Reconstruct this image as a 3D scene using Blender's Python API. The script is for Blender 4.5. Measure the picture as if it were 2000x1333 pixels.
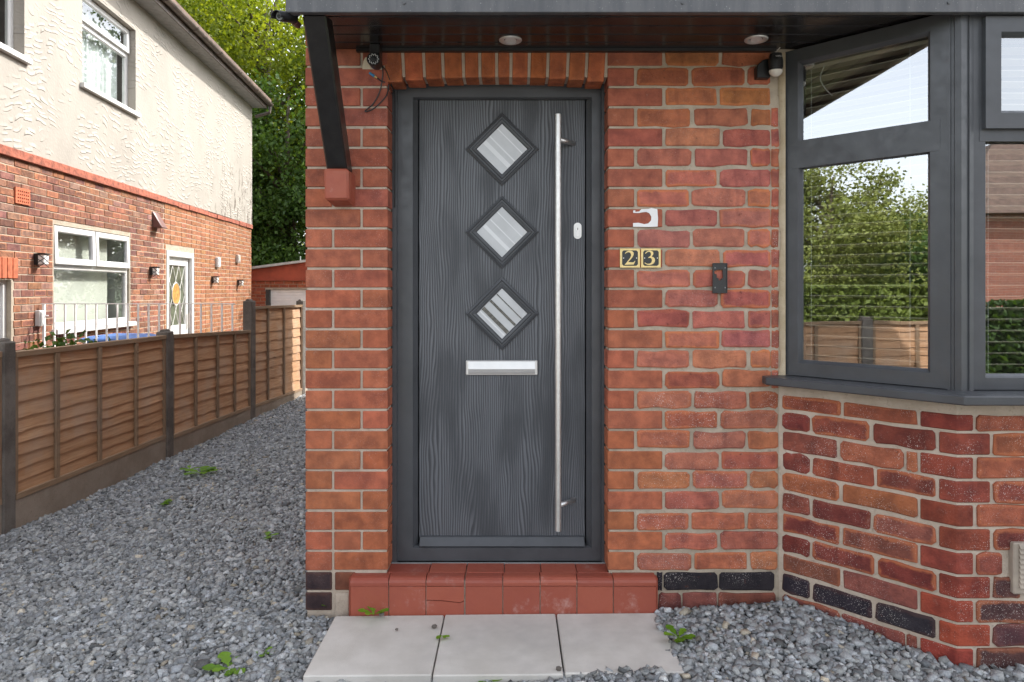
import bpy, bmesh, math, random
import numpy as np
from mathutils import Vector
random.seed(7)
RNG = np.random.default_rng(11)
scene = bpy.context.scene
for o in list(bpy.data.objects):
    bpy.data.objects.remove(o)
COL = scene.collection

# ------------------------------------------------------------------ camera, sky, sun, exposure
CAM_Z, CAM_D = 1.275, 2.737
cd = bpy.data.cameras.new('camera'); cam = bpy.data.objects.new('camera', cd); COL.objects.link(cam)
cd.sensor_width = 36.0; cd.lens = 24.0; cd.shift_y = -0.0508
cd.clip_start = 0.05; cd.clip_end = 2000
cam.location = (0, -CAM_D, CAM_Z); cam.rotation_euler = (math.radians(90), 0, 0)
scene.camera = cam
SUN = Vector((1.0, 0.73, 1.12)).normalized()
SUN_EL = math.asin(SUN.z); SUN_AZ = math.atan2(SUN.x, SUN.y)      # azimuth clockwise from +Y
world = bpy.data.worlds.new('World'); scene.world = world; world.use_nodes = True
nt = world.node_tree; nt.nodes.clear()
sky = nt.nodes.new('ShaderNodeTexSky'); sky.sky_type = 'NISHITA'; sky.sun_disc = False
sky.sun_elevation = SUN_EL; sky.sun_rotation = SUN_AZ
sky.air_density = 1.0; sky.dust_density = 2.5; sky.ozone_density = 1.0
hs = nt.nodes.new('ShaderNodeHueSaturation'); hs.inputs['Saturation'].default_value = 0.30
bg = nt.nodes.new('ShaderNodeBackground'); bg.inputs['Strength'].default_value = 0.15
wo = nt.nodes.new('ShaderNodeOutputWorld')
nt.links.new(sky.outputs[0], hs.inputs['Color']); nt.links.new(hs.outputs[0], bg.inputs['Color'])
nt.links.new(bg.outputs[0], wo.inputs['Surface'])
sl = bpy.data.lights.new('sun', 'SUN'); sl.energy = 2.0; sl.angle = math.radians(0.55); sl.color = (1.0, 0.965, 0.915)
so = bpy.data.objects.new('sun', sl); COL.objects.link(so); so.location = (12, 9, 14)
so.rotation_euler = (-SUN).to_track_quat('-Z', 'Y').to_euler()
scene.view_settings.view_transform = 'Standard'
try: scene.view_settings.look = 'None'
except Exception: pass
scene.view_settings.gamma = 1.0; scene.view_settings.use_curve_mapping = False
scene.view_settings.exposure = 1.88

# ------------------------------------------------------------------ materials
class N:
    """small node-graph helper"""
    def __init__(s, name, rough=0.7, metal=0.0, spec=0.5):
        s.m = bpy.data.materials.new(name); s.m.use_nodes = True
        s.t = s.m.node_tree; s.t.nodes.clear()
        s.out = s.t.nodes.new('ShaderNodeOutputMaterial')
        s.p = s.t.nodes.new('ShaderNodeBsdfPrincipled')
        s.t.links.new(s.p.outputs[0], s.out.inputs['Surface'])
        s.p.inputs['Roughness'].default_value = rough
        s.p.inputs['Metallic'].default_value = metal
        s.p.inputs['Specular IOR Level'].default_value = spec
        s._pos = None
    def set(s, inp, v):
        if hasattr(v, 'is_output') or isinstance(v, bpy.types.NodeSocket): s.t.links.new(v, inp)
        elif isinstance(v, (tuple, list)) and len(v) == 3 and inp.type == 'RGBA': inp.default_value = (*v, 1)
        else: inp.default_value = v
    def node(s, kind, **kw):
        n = s.t.nodes.new(kind)
        for k, v in kw.items(): setattr(n, k, v)
        return n
    def pos(s):
        if s._pos is None: s._pos = s.node('ShaderNodeNewGeometry').outputs['Position']
        return s._pos
    def obj(s): return s.node('ShaderNodeTexCoord').outputs['Object']
    def scale(s, v, sc):
        n = s.node('ShaderNodeVectorMath', operation='MULTIPLY'); s.set(n.inputs[0], v); n.inputs[1].default_value = sc; return n.outputs[0]
    def noise(s, scale, detail=3, rough=0.55, vec=None, dist=0.0):
        n = s.node('ShaderNodeTexNoise'); s.set(n.inputs['Vector'], vec if vec is not None else s.pos())
        n.inputs['Scale'].default_value = scale; n.inputs['Detail'].default_value = detail
        n.inputs['Roughness'].default_value = rough; n.inputs['Distortion'].default_value = dist
        return n.outputs['Fac']
    def ramp(s, fac, a, b, lo=0.0, hi=1.0):
        n = s.node('ShaderNodeMapRange'); n.clamp = True; n.interpolation_type = 'SMOOTHSTEP'
        s.set(n.inputs['Value'], fac); n.inputs['From Min'].default_value = a; n.inputs['From Max'].default_value = b
        n.inputs['To Min'].default_value = lo; n.inputs['To Max'].default_value = hi; return n.outputs[0]
    def math(s, op, a, b=0.0):
        n = s.node('ShaderNodeMath', operation=op); s.set(n.inputs[0], a); s.set(n.inputs[1], b); return n.outputs[0]
    def mix(s, fac, a, b, mode='MIX'):
        n = s.node('ShaderNodeMix', data_type='RGBA', blend_type=mode)
        s.set(n.inputs[0], fac); s.set(n.inputs[6], a); s.set(n.inputs[7], b); return n.outputs[2]
    def bump(s, h, dist=0.002, strength=1.0):
        n = s.node('ShaderNodeBump'); s.set(n.inputs['Height'], h); n.inputs['Distance'].default_value = dist
        n.inputs['Strength'].default_value = strength; s.t.links.new(n.outputs[0], s.p.inputs['Normal']); return n
    def color(s, c): s.set(s.p.inputs['Base Color'], c); return s
    def rough(s, r): s.set(s.p.inputs['Roughness'], r); return s

M = {}
def simple(name, c, rough=0.6, metal=0.0, var=0.12, scale=12, bump=0.0, bscale=120, spec=0.5):
    n = N(name, rough, metal, spec)
    f = n.noise(scale, 5)
    d = tuple(x * (1 - var) for x in c); u = tuple(min(1, x * (1 + var)) for x in c)
    n.color(n.mix(n.ramp(f, .3, .7), d, u))
    if bump: n.bump(n.noise(bscale, 3), bump)
    M[name] = n.m; return n.m

def brick_mat(name, source, specks=0.0, kiss=0.3, rimcol=(.62, .21, .075), bump=.0018, stripes=.35):
    n = N(name, .86, spec=.3)
    if source == 'object':
        oi = n.node('ShaderNodeObjectInfo'); base = oi.outputs['Color']; rimk = oi.outputs['Alpha']; rnd = oi.outputs['Random']
    else:
        at = n.node('ShaderNodeAttribute', attribute_name='Col'); base = at.outputs['Color']; rimk = 0.3; rnd = .5
    c = n.mix(n.ramp(n.noise(16, 4, .6), .3, .72), n.mix(1.0, base, (.66, .62, .66), 'MULTIPLY'), n.mix(1.0, base, (1.20, 1.12, 1.06), 'MULTIPLY'))
    uv = n.node('ShaderNodeUVMap').outputs[0]
    sx = n.node('ShaderNodeSeparateXYZ'); n.set(sx.inputs[0], uv)
    u, v = sx.outputs[0], sx.outputs[1]
    eu = n.math('MULTIPLY', n.math('MINIMUM', u, n.math('SUBTRACT', 1.0, u)), 2.6)
    ev = n.math('MINIMUM', v, n.math('SUBTRACT', 1.0, v))
    e = n.math('ADD', n.math('MINIMUM', eu, ev), n.math('MULTIPLY', n.math('SUBTRACT', n.noise(22, 3), .5), .45))
    rim = n.math('MULTIPLY', n.ramp(e, .05, .2, 1, 0), rimk)
    c = n.mix(rim, c, rimcol)
    # burnt "kiss" stripes across the face
    wv = n.noise(1.0, 2, .5, n.scale(n.pos(), (17, 17, 3)))
    c = n.mix(n.math('MULTIPLY', n.ramp(wv, .56, .66), stripes), c, n.mix(1.0, c, (.62, .58, .66), 'MULTIPLY'))
    c = n.mix(n.math('MULTIPLY', n.ramp(n.noise(55, 3, .6), .64, .72), kiss), c, (.10, .03, .02))
    c = n.mix(n.math('MULTIPLY', n.ramp(n.noise(30, 4, .7), .62, .8), .28), c, (.55, .42, .34))
    if specks:
        c = n.mix(n.math('MULTIPLY', n.math('MULTIPLY', n.ramp(n.noise(330, 1, .4), .66, .71), n.ramp(n.noise(7, 2), .38, .6)), specks), c, (.70, .64, .60))
        c = n.mix(n.math('MULTIPLY', n.ramp(n.noise(9, 5, .75), .66, .76), .5 * specks), c, (.62, .57, .54))
    n.color(c)
    n.bump(n.math('ADD', n.noise(130, 4, .65), n.math('MULTIPLY', n.noise(28, 3), 1.5)), bump)
    M[name] = n.m
brick_mat('smooth_brick', 'object', 0.2, .25, (.50, .16, .065), .0013, .2)
brick_mat('rustic_brick', 'object', 0.25, .55, bump=.0036, stripes=.5)
brick_mat('bay_brick', 'object', 0.8, .6, (.55, .18, .075), .0036, .5)
brick_mat('neighbour_brick', 'object', 0.1, .25, (.50, .22, .11), .003, .55)
brick_mat('neighbour_brick_far', 'attr', 0.1, .25, (.50, .22, .11), .003, .4)

def mortar(name, a, b, dark):
    n = N(name, .95, spec=.2)
    c = n.mix(n.ramp(n.noise(9, 5, .65), .3, .7), a, b)
    c = n.mix(n.math('MULTIPLY', n.ramp(n.noise(60, 4, .7), .55, .75), .5), c, dark)
    n.color(c); n.bump(n.math('ADD', n.noise(240, 3, .7), n.noise(45, 3)), .003); M[name] = n.m
mortar('mortar', (.46, .38, .30), (.58, .49, .40), (.26, .20, .155))
mortar('mortar_grey', (.36, .30, .23), (.50, .42, .33), (.22, .18, .135))
mortar('neighbour_mortar', (.34, .285, .22), (.43, .365, .29), (.25, .19, .14))
mortar('sand_render', (.44, .35, .23), (.56, .47, .34), (.33, .25, .16))

def wall_brick_mat(name):
    n = N(name, .88)
    b = n.node('ShaderNodeTexBrick'); b.inputs['Scale'].default_value = 1.0
    b.inputs['Brick Width'].default_value = .235; b.inputs['Row Height'].default_value = .081; b.inputs['Mortar Size'].default_value = .006
    b.inputs['Color1'].default_value = (.33, .10, .055, 1); b.inputs['Color2'].default_value = (.24, .075, .05, 1); b.inputs['Mortar'].default_value = (.42, .36, .29, 1)
    sx = n.node('ShaderNodeSeparateXYZ'); n.set(sx.inputs[0], n.pos()); cx = n.node('ShaderNodeCombineXYZ')
    n.set(cx.inputs[0], n.math('ADD', sx.outputs[0], sx.outputs[1])); n.set(cx.inputs[1], sx.outputs[2]); n.set(b.inputs['Vector'], cx.outputs[0])
    n.color(n.mix(n.ramp(n.noise(14, 4), .3, .7, 0, .4), b.outputs['Color'], (.2, .07, .05))); n.bump(b.outputs['Fac'], -.004); M[name] = n.m
wall_brick_mat('brick_sheet')

# uPVC and door skin
def upvc(name, c, rough=.38):
    n = N(name, rough); f = n.noise(7, 5, .6)
    n.color(n.mix(n.ramp(f, .3, .7), tuple(x * .88 for x in c), tuple(x * 1.12 for x in c)))
    n.rough(n.ramp(n.noise(25, 4, .6), .25, .8, rough - .08, rough + .16))
    n.bump(n.noise(1, 3, .6, n.scale(n.pos(), (420, 420, 420))), .00012); M[name] = n.m
upvc('anthracite', (.058, .061, .067))
upvc('anthracite_dark', (.030, .031, .034), .35)
n = N('door_skin', .42)
sx = n.node('ShaderNodeSeparateXYZ'); n.set(sx.inputs[0], n.pos())
warp = n.noise(1, 2, .5, n.scale(n.pos(), (5.5, 1, .85)))
warp2 = n.noise(1, 2, .5, n.scale(n.pos(), (14, 1, 3.0)))
ring = n.math('ADD', n.math('ADD', n.math('MULTIPLY', sx.outputs[0], 95.0), n.math('MULTIPLY', warp, 10.0)), n.math('MULTIPLY', warp2, 3.2))
fr = n.math('FRACT', ring)
saw = n.math('MULTIPLY', n.ramp(fr, .0, .62), n.ramp(fr, .80, 1.0, 1, 0))
fine = n.noise(1, 3, .6, n.scale(n.pos(), (520, 40, 22)))
g = n.math('ADD', n.math('MULTIPLY', saw, n.ramp(n.noise(1, 2, .5, n.scale(n.pos(), (9, 1, 2.2))), .3, .62, .2, 1.0)), n.math('MULTIPLY', fine, .45))
n.color(n.mix(n.ramp(g, .2, 1.15), (.040, .043, .049), (.115, .121, .134)))  # raised grain coloured paler, standing in for the sky it reflects
n.rough(n.ramp(g, .2, 1.1, .56, .42)); n.bump(g, .0009); M['door_skin'] = n.m

simple('black_paint', (.014, .013, .013), .34, var=.3, scale=20, bump=.0008, bscale=90)
simple('black_plastic', (.015, .015, .016), .35)
simple('soffit_black', (.016, .014, .014), .22, var=.25, scale=6)
n = N('fascia_metal', .42); f = n.noise(1, 4, .65, n.scale(n.pos(), (26, 26, 3)))
n.color(n.mix(n.ramp(f, .3, .75), (.060, .062, .068), (.105, .105, .110)))
n.color(n.mix(n.ramp(n.noise(210, 2, .5), .70, .74, 0, .6), n.mix(n.ramp(f, .3, .75), (.062, .064, .070), (.105, .105, .110)), (.45, .45, .44))); M['fascia_metal'] = n.m
n = N('steel', .26, 1.0); n.color(n.mix(n.ramp(n.noise(60, 4), .35, .75), (.66, .65, .63), (.74, .73, .71))); n.rough(n.ramp(n.noise(1, 3, .6, n.scale(n.pos(), (300, 300, 12))), .3, .7, .40, .5)); M['steel'] = n.m
simple('satin_silver', (.66, .65, .63), .38, .55, .05)
simple('white_plastic', (.78, .78, .76), .4, var=.05, scale=5)
simple('neighbour_upvc', (.56, .555, .54), .4, var=.05, scale=5)
simple('white_paint', (.80, .79, .77), .5, var=.08, scale=30)
simple('off_white_plastic', (.55, .52, .47), .5)
simple('grey_box_plastic', (.42, .37, .33), .6)
simple('brass', (.72, .55, .24), .38, .35, .08, 60)
simple('plate_black', (.020, .022, .022), .4)
simple('frosted_glass', (.50, .51, .52), .22, var=.08, scale=9)
simple('frosted_dark', (.10, .095, .085), .2, var=.4, scale=90)
simple('frosted_light', (.66, .67, .68), .22, var=.03)
simple('blue_connector', (.05, .24, .45), .4)
simple('red_plastic', (.45, .02, .02), .4)
simple('paper', (.66, .56, .42), .9)
simple('white_smear', (.80, .79, .78), .8, var=.04)
simple('clear_lens', (.62, .58, .52), .18, var=.05)
simple('lamp_glass', (.70, .69, .66), .25, var=.04)
simple('blind_slat', (.66, .58, .48), .5, var=.04)
simple('vertical_blind', (.74, .76, .68), .7, var=.04, scale=3)
simple('net_curtain', (.62, .66, .66), .9, var=.10, scale=16)
simple('room_plaster', (.50, .46, .42), .9)
simple('room_floor', (.10, .06, .04), .6)
simple('terracotta', (.40, .105, .045), .8, var=.25, scale=25, bump=.002)
simple('red_band', (.28, .080, .045), .85, var=.4, scale=14, bump=.006, bscale=40)
simple('cowl_brown', (.13, .055, .045), .5)
simple('gutter_brown', (.085, .062, .05), .5, var=.45, scale=9)
simple('roof_tile', (.12, .075, .055), .85, var=.3, scale=5, bump=.01, bscale=14)
simple('garage_red', (.30, .06, .030), .75, var=.3, scale=3)
simple('roof_sheet', (.45, .47, .45), .6)
simple('dark_post', (.05, .045, .04), .8, var=.3)
simple('bin_blue', (.05, .13, .36), .5)
simple('bin_green', (.20, .34, .17), .5)
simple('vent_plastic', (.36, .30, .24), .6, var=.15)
simple('sealant', (.20, .21, .21), .6)
simple('hall_dark', (.03, .03, .03), .9)
simple('amber_glass', (.42, .22, .06), .3, var=.4, scale=18)
simple('door_glass', (.085, .095, .065), .12, var=.35, scale=5)
simple('lead', (.55, .54, .50), .5)
simple('bark', (.085, .065, .045), .9, var=.4, scale=7, bump=.02, bscale=10)
simple('leaf_dark', (.03, .05, .012), .9)
simple('soffit_grey', (.26, .255, .25), .8)
simple('wood_prop', (.16, .09, .05), .8)

def glass_mat(name, k, tint):
    n = N(name, .02)
    t = n.t; t.nodes.remove(n.p)
    ge = n.node('ShaderNodeNewGeometry'); dt = n.node('ShaderNodeVectorMath', operation='DOT_PRODUCT')
    t.links.new(ge.outputs['Normal'], dt.inputs[0]); t.links.new(ge.outputs['Incoming'], dt.inputs[1])
    c5 = n.math('POWER', n.math('SUBTRACT', 1.0, n.math('ABSOLUTE', dt.outputs['Value'])), 5.0)      # Schlick, same from both sides
    fac = n.math('MINIMUM', n.math('MULTIPLY', n.math('ADD', .043, n.math('MULTIPLY', c5, .957)), k), 1.0)      # four surfaces of a coated double-glazed unit
    gl = n.node('ShaderNodeBsdfGlossy'); gl.inputs['Roughness'].default_value = .004; gl.inputs['Color'].default_value = (.96, .98, 1, 1)
    tr = n.node('ShaderNodeBsdfTransparent'); tr.inputs['Color'].default_value = tint
    bp = n.node('ShaderNodeBump'); bp.inputs['Distance'].default_value = .0006; n.set(bp.inputs['Height'], n.noise(3.2, 1, .4)); t.links.new(bp.outputs[0], gl.inputs['Normal'])
    mx = n.node('ShaderNodeMixShader'); n.set(mx.inputs[0], fac); t.links.new(tr.outputs[0], mx.inputs[1]); t.links.new(gl.outputs[0], mx.inputs[2])
    t.links.new(mx.outputs[0], n.out.inputs['Surface']); M[name] = n.m
glass_mat('window_glass', 8.5, (.80, .83, .81, 1)); glass_mat('clear_glass', 1.9, (.88, .90, .88, 1))

def leaf_mat(name, a, b, transl=.35):
    n = N(name, .55, spec=.3)
    at = n.node('ShaderNodeAttribute', attribute_name='Col')
    c = n.mix(at.outputs['Fac'], a, b); n.color(c)
    tr = n.node('ShaderNodeBsdfTranslucent'); n.set(tr.inputs['Color'], n.mix(1.0, c, (1.35, 1.25, .55), 'MULTIPLY'))
    mx = n.node('ShaderNodeMixShader'); mx.inputs[0].default_value = transl
    n.t.links.new(n.p.outputs[0], mx.inputs[1]); n.t.links.new(tr.outputs[0], mx.inputs[2]); n.t.links.new(mx.outputs[0], n.out.inputs['Surface']); M[name] = n.m
leaf_mat('leaf_pale', (.13, .17, .035), (.30, .33, .09), .35)
leaf_mat('leaf_bright', (.085, .14, .014), (.25, .29, .026), .5)
leaf_mat('leaf_green', (.032, .075, .014), (.10, .17, .032), .38)
leaf_mat('leaf_hedge', (.10, .145, .022), (.20, .25, .05), .3)
leaf_mat('leaf_weed', (.10, .22, .015), (.20, .36, .03), .35)

def timber(name, a, b, grey, vert=False):
    n = N(name, .8, spec=.25)
    sc = (60, 60, 4) if vert else (60, 3.0, 60)
    f = n.noise(1, 5, .65, n.scale(n.pos(), sc), .6)
    c = n.mix(n.ramp(f, .28, .72), a, b)
    c = n.mix(n.ramp(n.noise(3.5, 4, .6), .42, .68, 0, .6), c, grey)
    c = n.mix(n.math('MULTIPLY', n.node('ShaderNodeObjectInfo').outputs['Random'], .55), c, n.mix(1.0, c, (.72, .66, .60), 'MULTIPLY'))
    vo = n.node('ShaderNodeTexVoronoi'); n.set(vo.inputs['Vector'], n.scale(n.pos(), (1, 2.6, 9.5))); vo.inputs['Scale'].default_value = 1.0; vo.inputs['Randomness'].default_value = .8
    c = n.mix(n.ramp(vo.outputs['Distance'], .05, .15, .55, 0), c, (.13, .06, .03))
    n.color(c); n.bump(f, .0015); M[name] = n.m
timber('fence_timber', (.44, .24, .125), (.62, .385, .225), (.50, .36, .26))
timber('fence_rail', (.26, .17, .10), (.38, .265, .17), (.28, .22, .16))
timber('fence_batten', (.24, .155, .095), (.36, .25, .16), (.26, .20, .15), True)
def concrete(name, a, b, moss=0):
    n = N(name, .93, spec=.2)
    c = n.mix(n.ramp(n.noise(4.5, 6, .65), .3, .7), a, b)
    c = n.mix(n.ramp(n.noise(180, 3, .6), .60, .72, 0, .45), c, tuple(x * 1.6 for x in b))
    c = n.mix(n.ramp(n.noise(90, 3, .6), .6, .72, 0, .5), c, tuple(x * .5 for x in a))
    n.color(c); n.bump(n.noise(220, 4, .7), .0025); M[name] = n.m
concrete('post_concrete', (.11, .096, .084), (.20, .178, .155))
concrete('gravel_board', (.27, .22, .17), (.36, .30, .24))
n = N('slab_concrete', .9, spec=.25)
c = n.mix(n.ramp(n.noise(5, 6, .6), .3, .72), (.50, .475, .43), (.62, .595, .55))
c = n.mix(n.ramp(n.noise(2.2, 4, .6), .45, .75, 0, .75), c, (.40, .38, .355))
c = n.mix(n.ramp(n.noise(320, 2), .64, .72, 0, .35), c, (.30, .28, .26)); n.color(c); n.bump(n.noise(300, 3, .6), .0008); M['slab_concrete'] = n.m
n = N('quarry_tile', .5, spec=.45); oi = n.node('ShaderNodeObjectInfo')
c = n.mix(oi.outputs['Random'], (.27, .062, .038), (.35, .090, .052))
c = n.mix(n.ramp(n.noise(12, 5, .65), .42, .75, 0, .5), c, (.27, .062, .042))
c = n.mix(n.ramp(n.noise(7, 6, .75), .56, .74, 0, .6), c, (.50, .31, .27)); n.color(c)
n.rough(n.ramp(n.noise(20, 4), .3, .7, .38, .68)); n.bump(n.noise(70, 4), .0007); M['quarry_tile'] = n.m
# gravel
n = N('slate_chipping', .72, spec=.4); at = n.node('ShaderNodeAttribute', attribute_name='Col')
n.color(n.mix(n.ramp(n.noise(160, 3), .3, .7), n.mix(1.0, at.outputs['Color'], (.78, .78, .8), 'MULTIPLY'), n.mix(1.0, at.outputs['Color'], (1.15, 1.15, 1.12), 'MULTIPLY')))
n.bump(n.noise(260, 3), .0012); M['slate_chipping'] = n.m
n = N('gravel_bed', .9); vo = n.node('ShaderNodeTexVoronoi'); n.set(vo.inputs['Vector'], n.pos()); vo.inputs['Scale'].default_value = 55
n.color(n.mix(n.ramp(vo.outputs['Distance'], .1, .6), n.mix(n.ramp(n.noise(40), .3, .7), (.14, .15, .165), (.24, .25, .265)), (.04, .042, .046))); n.bump(vo.outputs['Distance'], -.008); M['gravel_bed'] = n.m
n = N('forecourt_bounce', .9); n.color(n.mix(n.ramp(n.noise(80, 4), .3, .7), (.30, .285, .26), (.40, .385, .36))); n.bump(n.noise(200), .003); M['forecourt_bounce'] = n.m
n = N('lawn', .9); n.color(n.mix(n.ramp(n.noise(3, 5), .3, .7), (.05, .085, .02), (.09, .12, .035))); M['lawn'] = n.m
# neighbour's painted render: dashed trowel ridges, dirt runs and peeling near the far corner
n = N('painted_render', .85, spec=.25)
ad3 = (-.0861, .9963, 0)
sxn = n.node('ShaderNodeSeparateXYZ'); n.set(sxn.inputs[0], n.pos()); Yc, Zc = sxn.outputs[1], sxn.outputs[2]
wob = n.math('MULTIPLY', n.noise(1.3, 2), .5)
cc = n.node('ShaderNodeCombineXYZ'); n.set(cc.inputs[0], n.math('MULTIPLY', Yc, 5.0)); n.set(cc.inputs[1], n.math('MULTIPLY', n.math('ADD', Zc, wob), 11.0))
vo = n.node('ShaderNodeTexVoronoi'); n.set(vo.inputs['Vector'], cc.outputs[0]); vo.inputs['Scale'].default_value = 1.0; vo.inputs['Randomness'].default_value = .75
sv = n.node('ShaderNodeSeparateXYZ'); n.set(sv.inputs[0], vo.outputs['Position']); sc_ = n.node('ShaderNodeSeparateXYZ'); n.set(sc_.inputs[0], cc.outputs[0])
dv = n.math('SUBTRACT', sc_.outputs[1], sv.outputs[1]); du = n.math('ABSOLUTE', n.math('SUBTRACT', sc_.outputs[0], sv.outputs[0]))
ledge = n.math('MULTIPLY', n.math('MULTIPLY', n.ramp(dv, -.26, -.20), n.ramp(dv, -.20, .25, 1, 0)), n.ramp(du, .22, .42, 1, 0))
ledge = n.math('MULTIPLY', ledge, n.ramp(n.noise(1.6, 3), .42, .60))
h = n.math('ADD', n.math('MULTIPLY', ledge, 1.0), n.math('MULTIPLY', n.noise(26, 4), .30))
c = n.mix(n.ramp(n.noise(1, 5, .65, n.scale(n.pos(), (1.6, 1.6, .8))), .42, .72, 0, .55), (.325, .297, .258), (.255, .233, .203))
pe = n.noise(1, 4, .7, n.scale(n.pos(), (10, 10, 4.2)))
pm = n.math('MULTIPLY', n.math('MULTIPLY', n.ramp(pe, .57, .59), n.ramp(Yc, 9.0, 12.6)), n.ramp(Zc, 3.3, 4.3, 1, 0))
c = n.mix(pm, c, (.10, .075, .058)); n.color(c); n.bump(h, .015); M['painted_render'] = n.m

# ------------------------------------------------------------------ object helpers
WLOC = {}
def link(name, mesh, mat, parent, loc):
    o = bpy.data.objects.new(name, mesh); COL.objects.link(o)
    pl = Vector((0, 0, 0))
    if parent is not None: o.parent = parent; pl = WLOC[parent.name]
    o.location = Vector(loc) - pl; WLOC[o.name] = Vector(loc)
    if mat is not None and len(mesh.materials) == 0: mesh.materials.append(M[mat])
    return o
def mesh_from(name, V, F, smooth=False, uv=None):
    me = bpy.data.meshes.new(name); me.from_pydata([tuple(map(float, v)) for v in V], [], F)
    if uv is not None:
        l = me.uv_layers.new(name='UVMap')
        vi = np.empty(len(me.loops), dtype=np.int32); me.loops.foreach_get('vertex_index', vi)
        l.data.foreach_set('uv', np.asarray(uv, dtype=np.float32)[vi].ravel())
    if smooth: me.polygons.foreach_set('use_smooth', [True] * len(me.polygons))
    me.update(); return me
def put(name, V, F, mat, parent=None, smooth=False, uv=None):
    V = np.asarray(V, dtype=float); c = (V.max(0) + V.min(0)) / 2
    if parent is None: c[2] = V[:, 2].min()
    return link(name, mesh_from(name, V - c, F, smooth, uv), mat, parent, c)
def empty(name, loc, parent=None):
    o = bpy.data.objects.new(name, None); COL.objects.link(o); o.empty_display_size = .2
    pl = Vector((0, 0, 0))
    if parent is not None: o.parent = parent; pl = WLOC[parent.name]
    o.location = Vector(loc) - pl; WLOC[o.name] = Vector(loc); return o
def tag(o, label=None, cat=None, group=None, kind=None):
    if label: o['label'] = label
    if cat: o['category'] = cat
    if group: o['group'] = group
    if kind: o['kind'] = kind
    return o
def smooth_path(P, k=6):
    P = [Vector(p) for p in P]; Q = [P[0]] + P + [P[-1]]; out = []
    for i in range(1, len(Q) - 2):
        for j in range(k):
            t = j / k; a, b, c, d = Q[i - 1], Q[i], Q[i + 1], Q[i + 2]
            out.append(.5 * (2 * b + (c - a) * t + (2 * a - 5 * b + 4 * c - d) * t * t + (3 * b - a - 3 * c + d) * t ** 3))
    return out + [P[-1]]
class B:
    """collects shapes (world coordinates) for one mesh"""
    def __init__(s): s.V = []; s.F = []
    def add(s, V, F):
        k = len(s.V); s.V += [tuple(v) for v in V]; s.F += [tuple(i + k for i in f) for f in F]; return s
    def box(s, x0, x1, y0, y1, z0, z1):
        V = [(x, y, z) for z in (z0, z1) for y in (y0, y1) for x in (x0, x1)]
        return s.add(V, [(0, 2, 3, 1), (4, 5, 7, 6), (0, 1, 5, 4), (2, 6, 7, 3), (0, 4, 6, 2), (1, 3, 7, 5)])
    def prism(s, poly, z0, z1):
        """plan polygon (counter-clockwise) extruded in z"""
        k = len(poly); V = [(x, y, z0) for x, y in poly] + [(x, y, z1) for x, y in poly]
        F = [tuple(range(k - 1, -1, -1)), tuple(range(k, 2 * k))] + [(i, (i + 1) % k, k + (i + 1) % k, k + i) for i in range(k)]
        return s.add(V, F)
    def hull8(s, A, Bq):
        """two quads -> hexahedron"""
        V = list(A) + list(Bq)
        return s.add(V, [(3, 2, 1, 0), (4, 5, 6, 7), (0, 1, 5, 4), (1, 2, 6, 5), (2, 3, 7, 6), (3, 0, 4, 7)])
    def tube(s, pts, r, k=8, cap=True):
        pts = [Vector(p) for p in pts]; rs = r if isinstance(r, (list, tuple)) else [r] * len(pts)
        V = []; F = []
        up = None
        for i, p in enumerate(pts):
            t = (pts[min(i + 1, len(pts) - 1)] - pts[max(i - 1, 0)]).normalized()
            if up is None: up = Vector((0, 0, 1)) if abs(t.z) < .9 else Vector((1, 0, 0))
            a = t.cross(up).normalized(); b = a.cross(t).normalized(); up = b
            for j in range(k):
                an = 2 * math.pi * j / k; V.append(p + (a * math.cos(an) + b * math.sin(an)) * rs[i])
        for i in range(len(pts) - 1):
            for j in range(k):
                F.append((i * k + j, i * k + (j + 1) % k, (i + 1) * k + (j + 1) % k, (i + 1) * k + j))
        if cap: F.append(tuple(range(k - 1, -1, -1))); F.append(tuple((len(pts) - 1) * k + j for j in range(k)))
        return s.add(V, F)
    def loft(s, loops, close_first=False, close_last=False):
        k = len(loops[0]); V = [p for l in loops for p in l]; F = []
        for i in range(len(loops) - 1):
            for j in range(k): F.append((i * k + j, i * k + (j + 1) % k, (i + 1) * k + (j + 1) % k, (i + 1) * k + j))
        if close_first: F.append(tuple(range(k - 1, -1, -1)))
        if close_last: F.append(tuple((len(loops) - 1) * k + j for j in range(k)))
        return s.add(V, F)
    def out(s, name, mat, parent=None, smooth=False, bevel=0.0, seg=1):
        if bevel:
            bm = bmesh.new(); vs = [bm.verts.new(v) for v in s.V]
            for f in s.F:
                try: bm.faces.new([vs[i] for i in f])
                except ValueError: pass
            bmesh.ops.recalc_face_normals(bm, faces=bm.faces)
            bmesh.ops.bevel(bm, geom=list(bm.edges), offset=bevel, segments=seg, affect='EDGES', clamp_overlap=True)
            bm.verts.index_update()
            s.V = [tuple(v.co) for v in bm.verts]; s.F = [tuple(v.index for v in f.verts) for f in bm.faces]; bm.free()
        return put(name, s.V, s.F, mat, parent, smooth)
def box(name, mat, parent, x0, x1, y0, y1, z0, z1, bevel=0.0): return B().box(x0, x1, y0, y1, z0, z1).out(name, mat, parent, bevel=bevel)
def curve_mesh(loops, thick, bev=0.0):
    """flat outline with holes -> solid mesh in the XY plane"""
    cu = bpy.data.curves.new('outline', 'CURVE'); cu.dimensions = '2D'; cu.fill_mode = 'BOTH'; cu.extrude = thick / 2; cu.bevel_depth = bev
    for l in loops:
        sp = cu.splines.new('POLY'); sp.points.add(len(l) - 1); sp.use_cyclic_u = True
        for p, q in zip(sp.points, l): p.co = (q[0], q[1], 0, 1)
    ob = bpy.data.objects.new('outline', cu); COL.objects.link(ob)
    dg = bpy.context.evaluated_depsgraph_get(); me = bpy.data.meshes.new_from_object(ob.evaluated_get(dg))
    bpy.data.objects.remove(ob); return me
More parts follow.
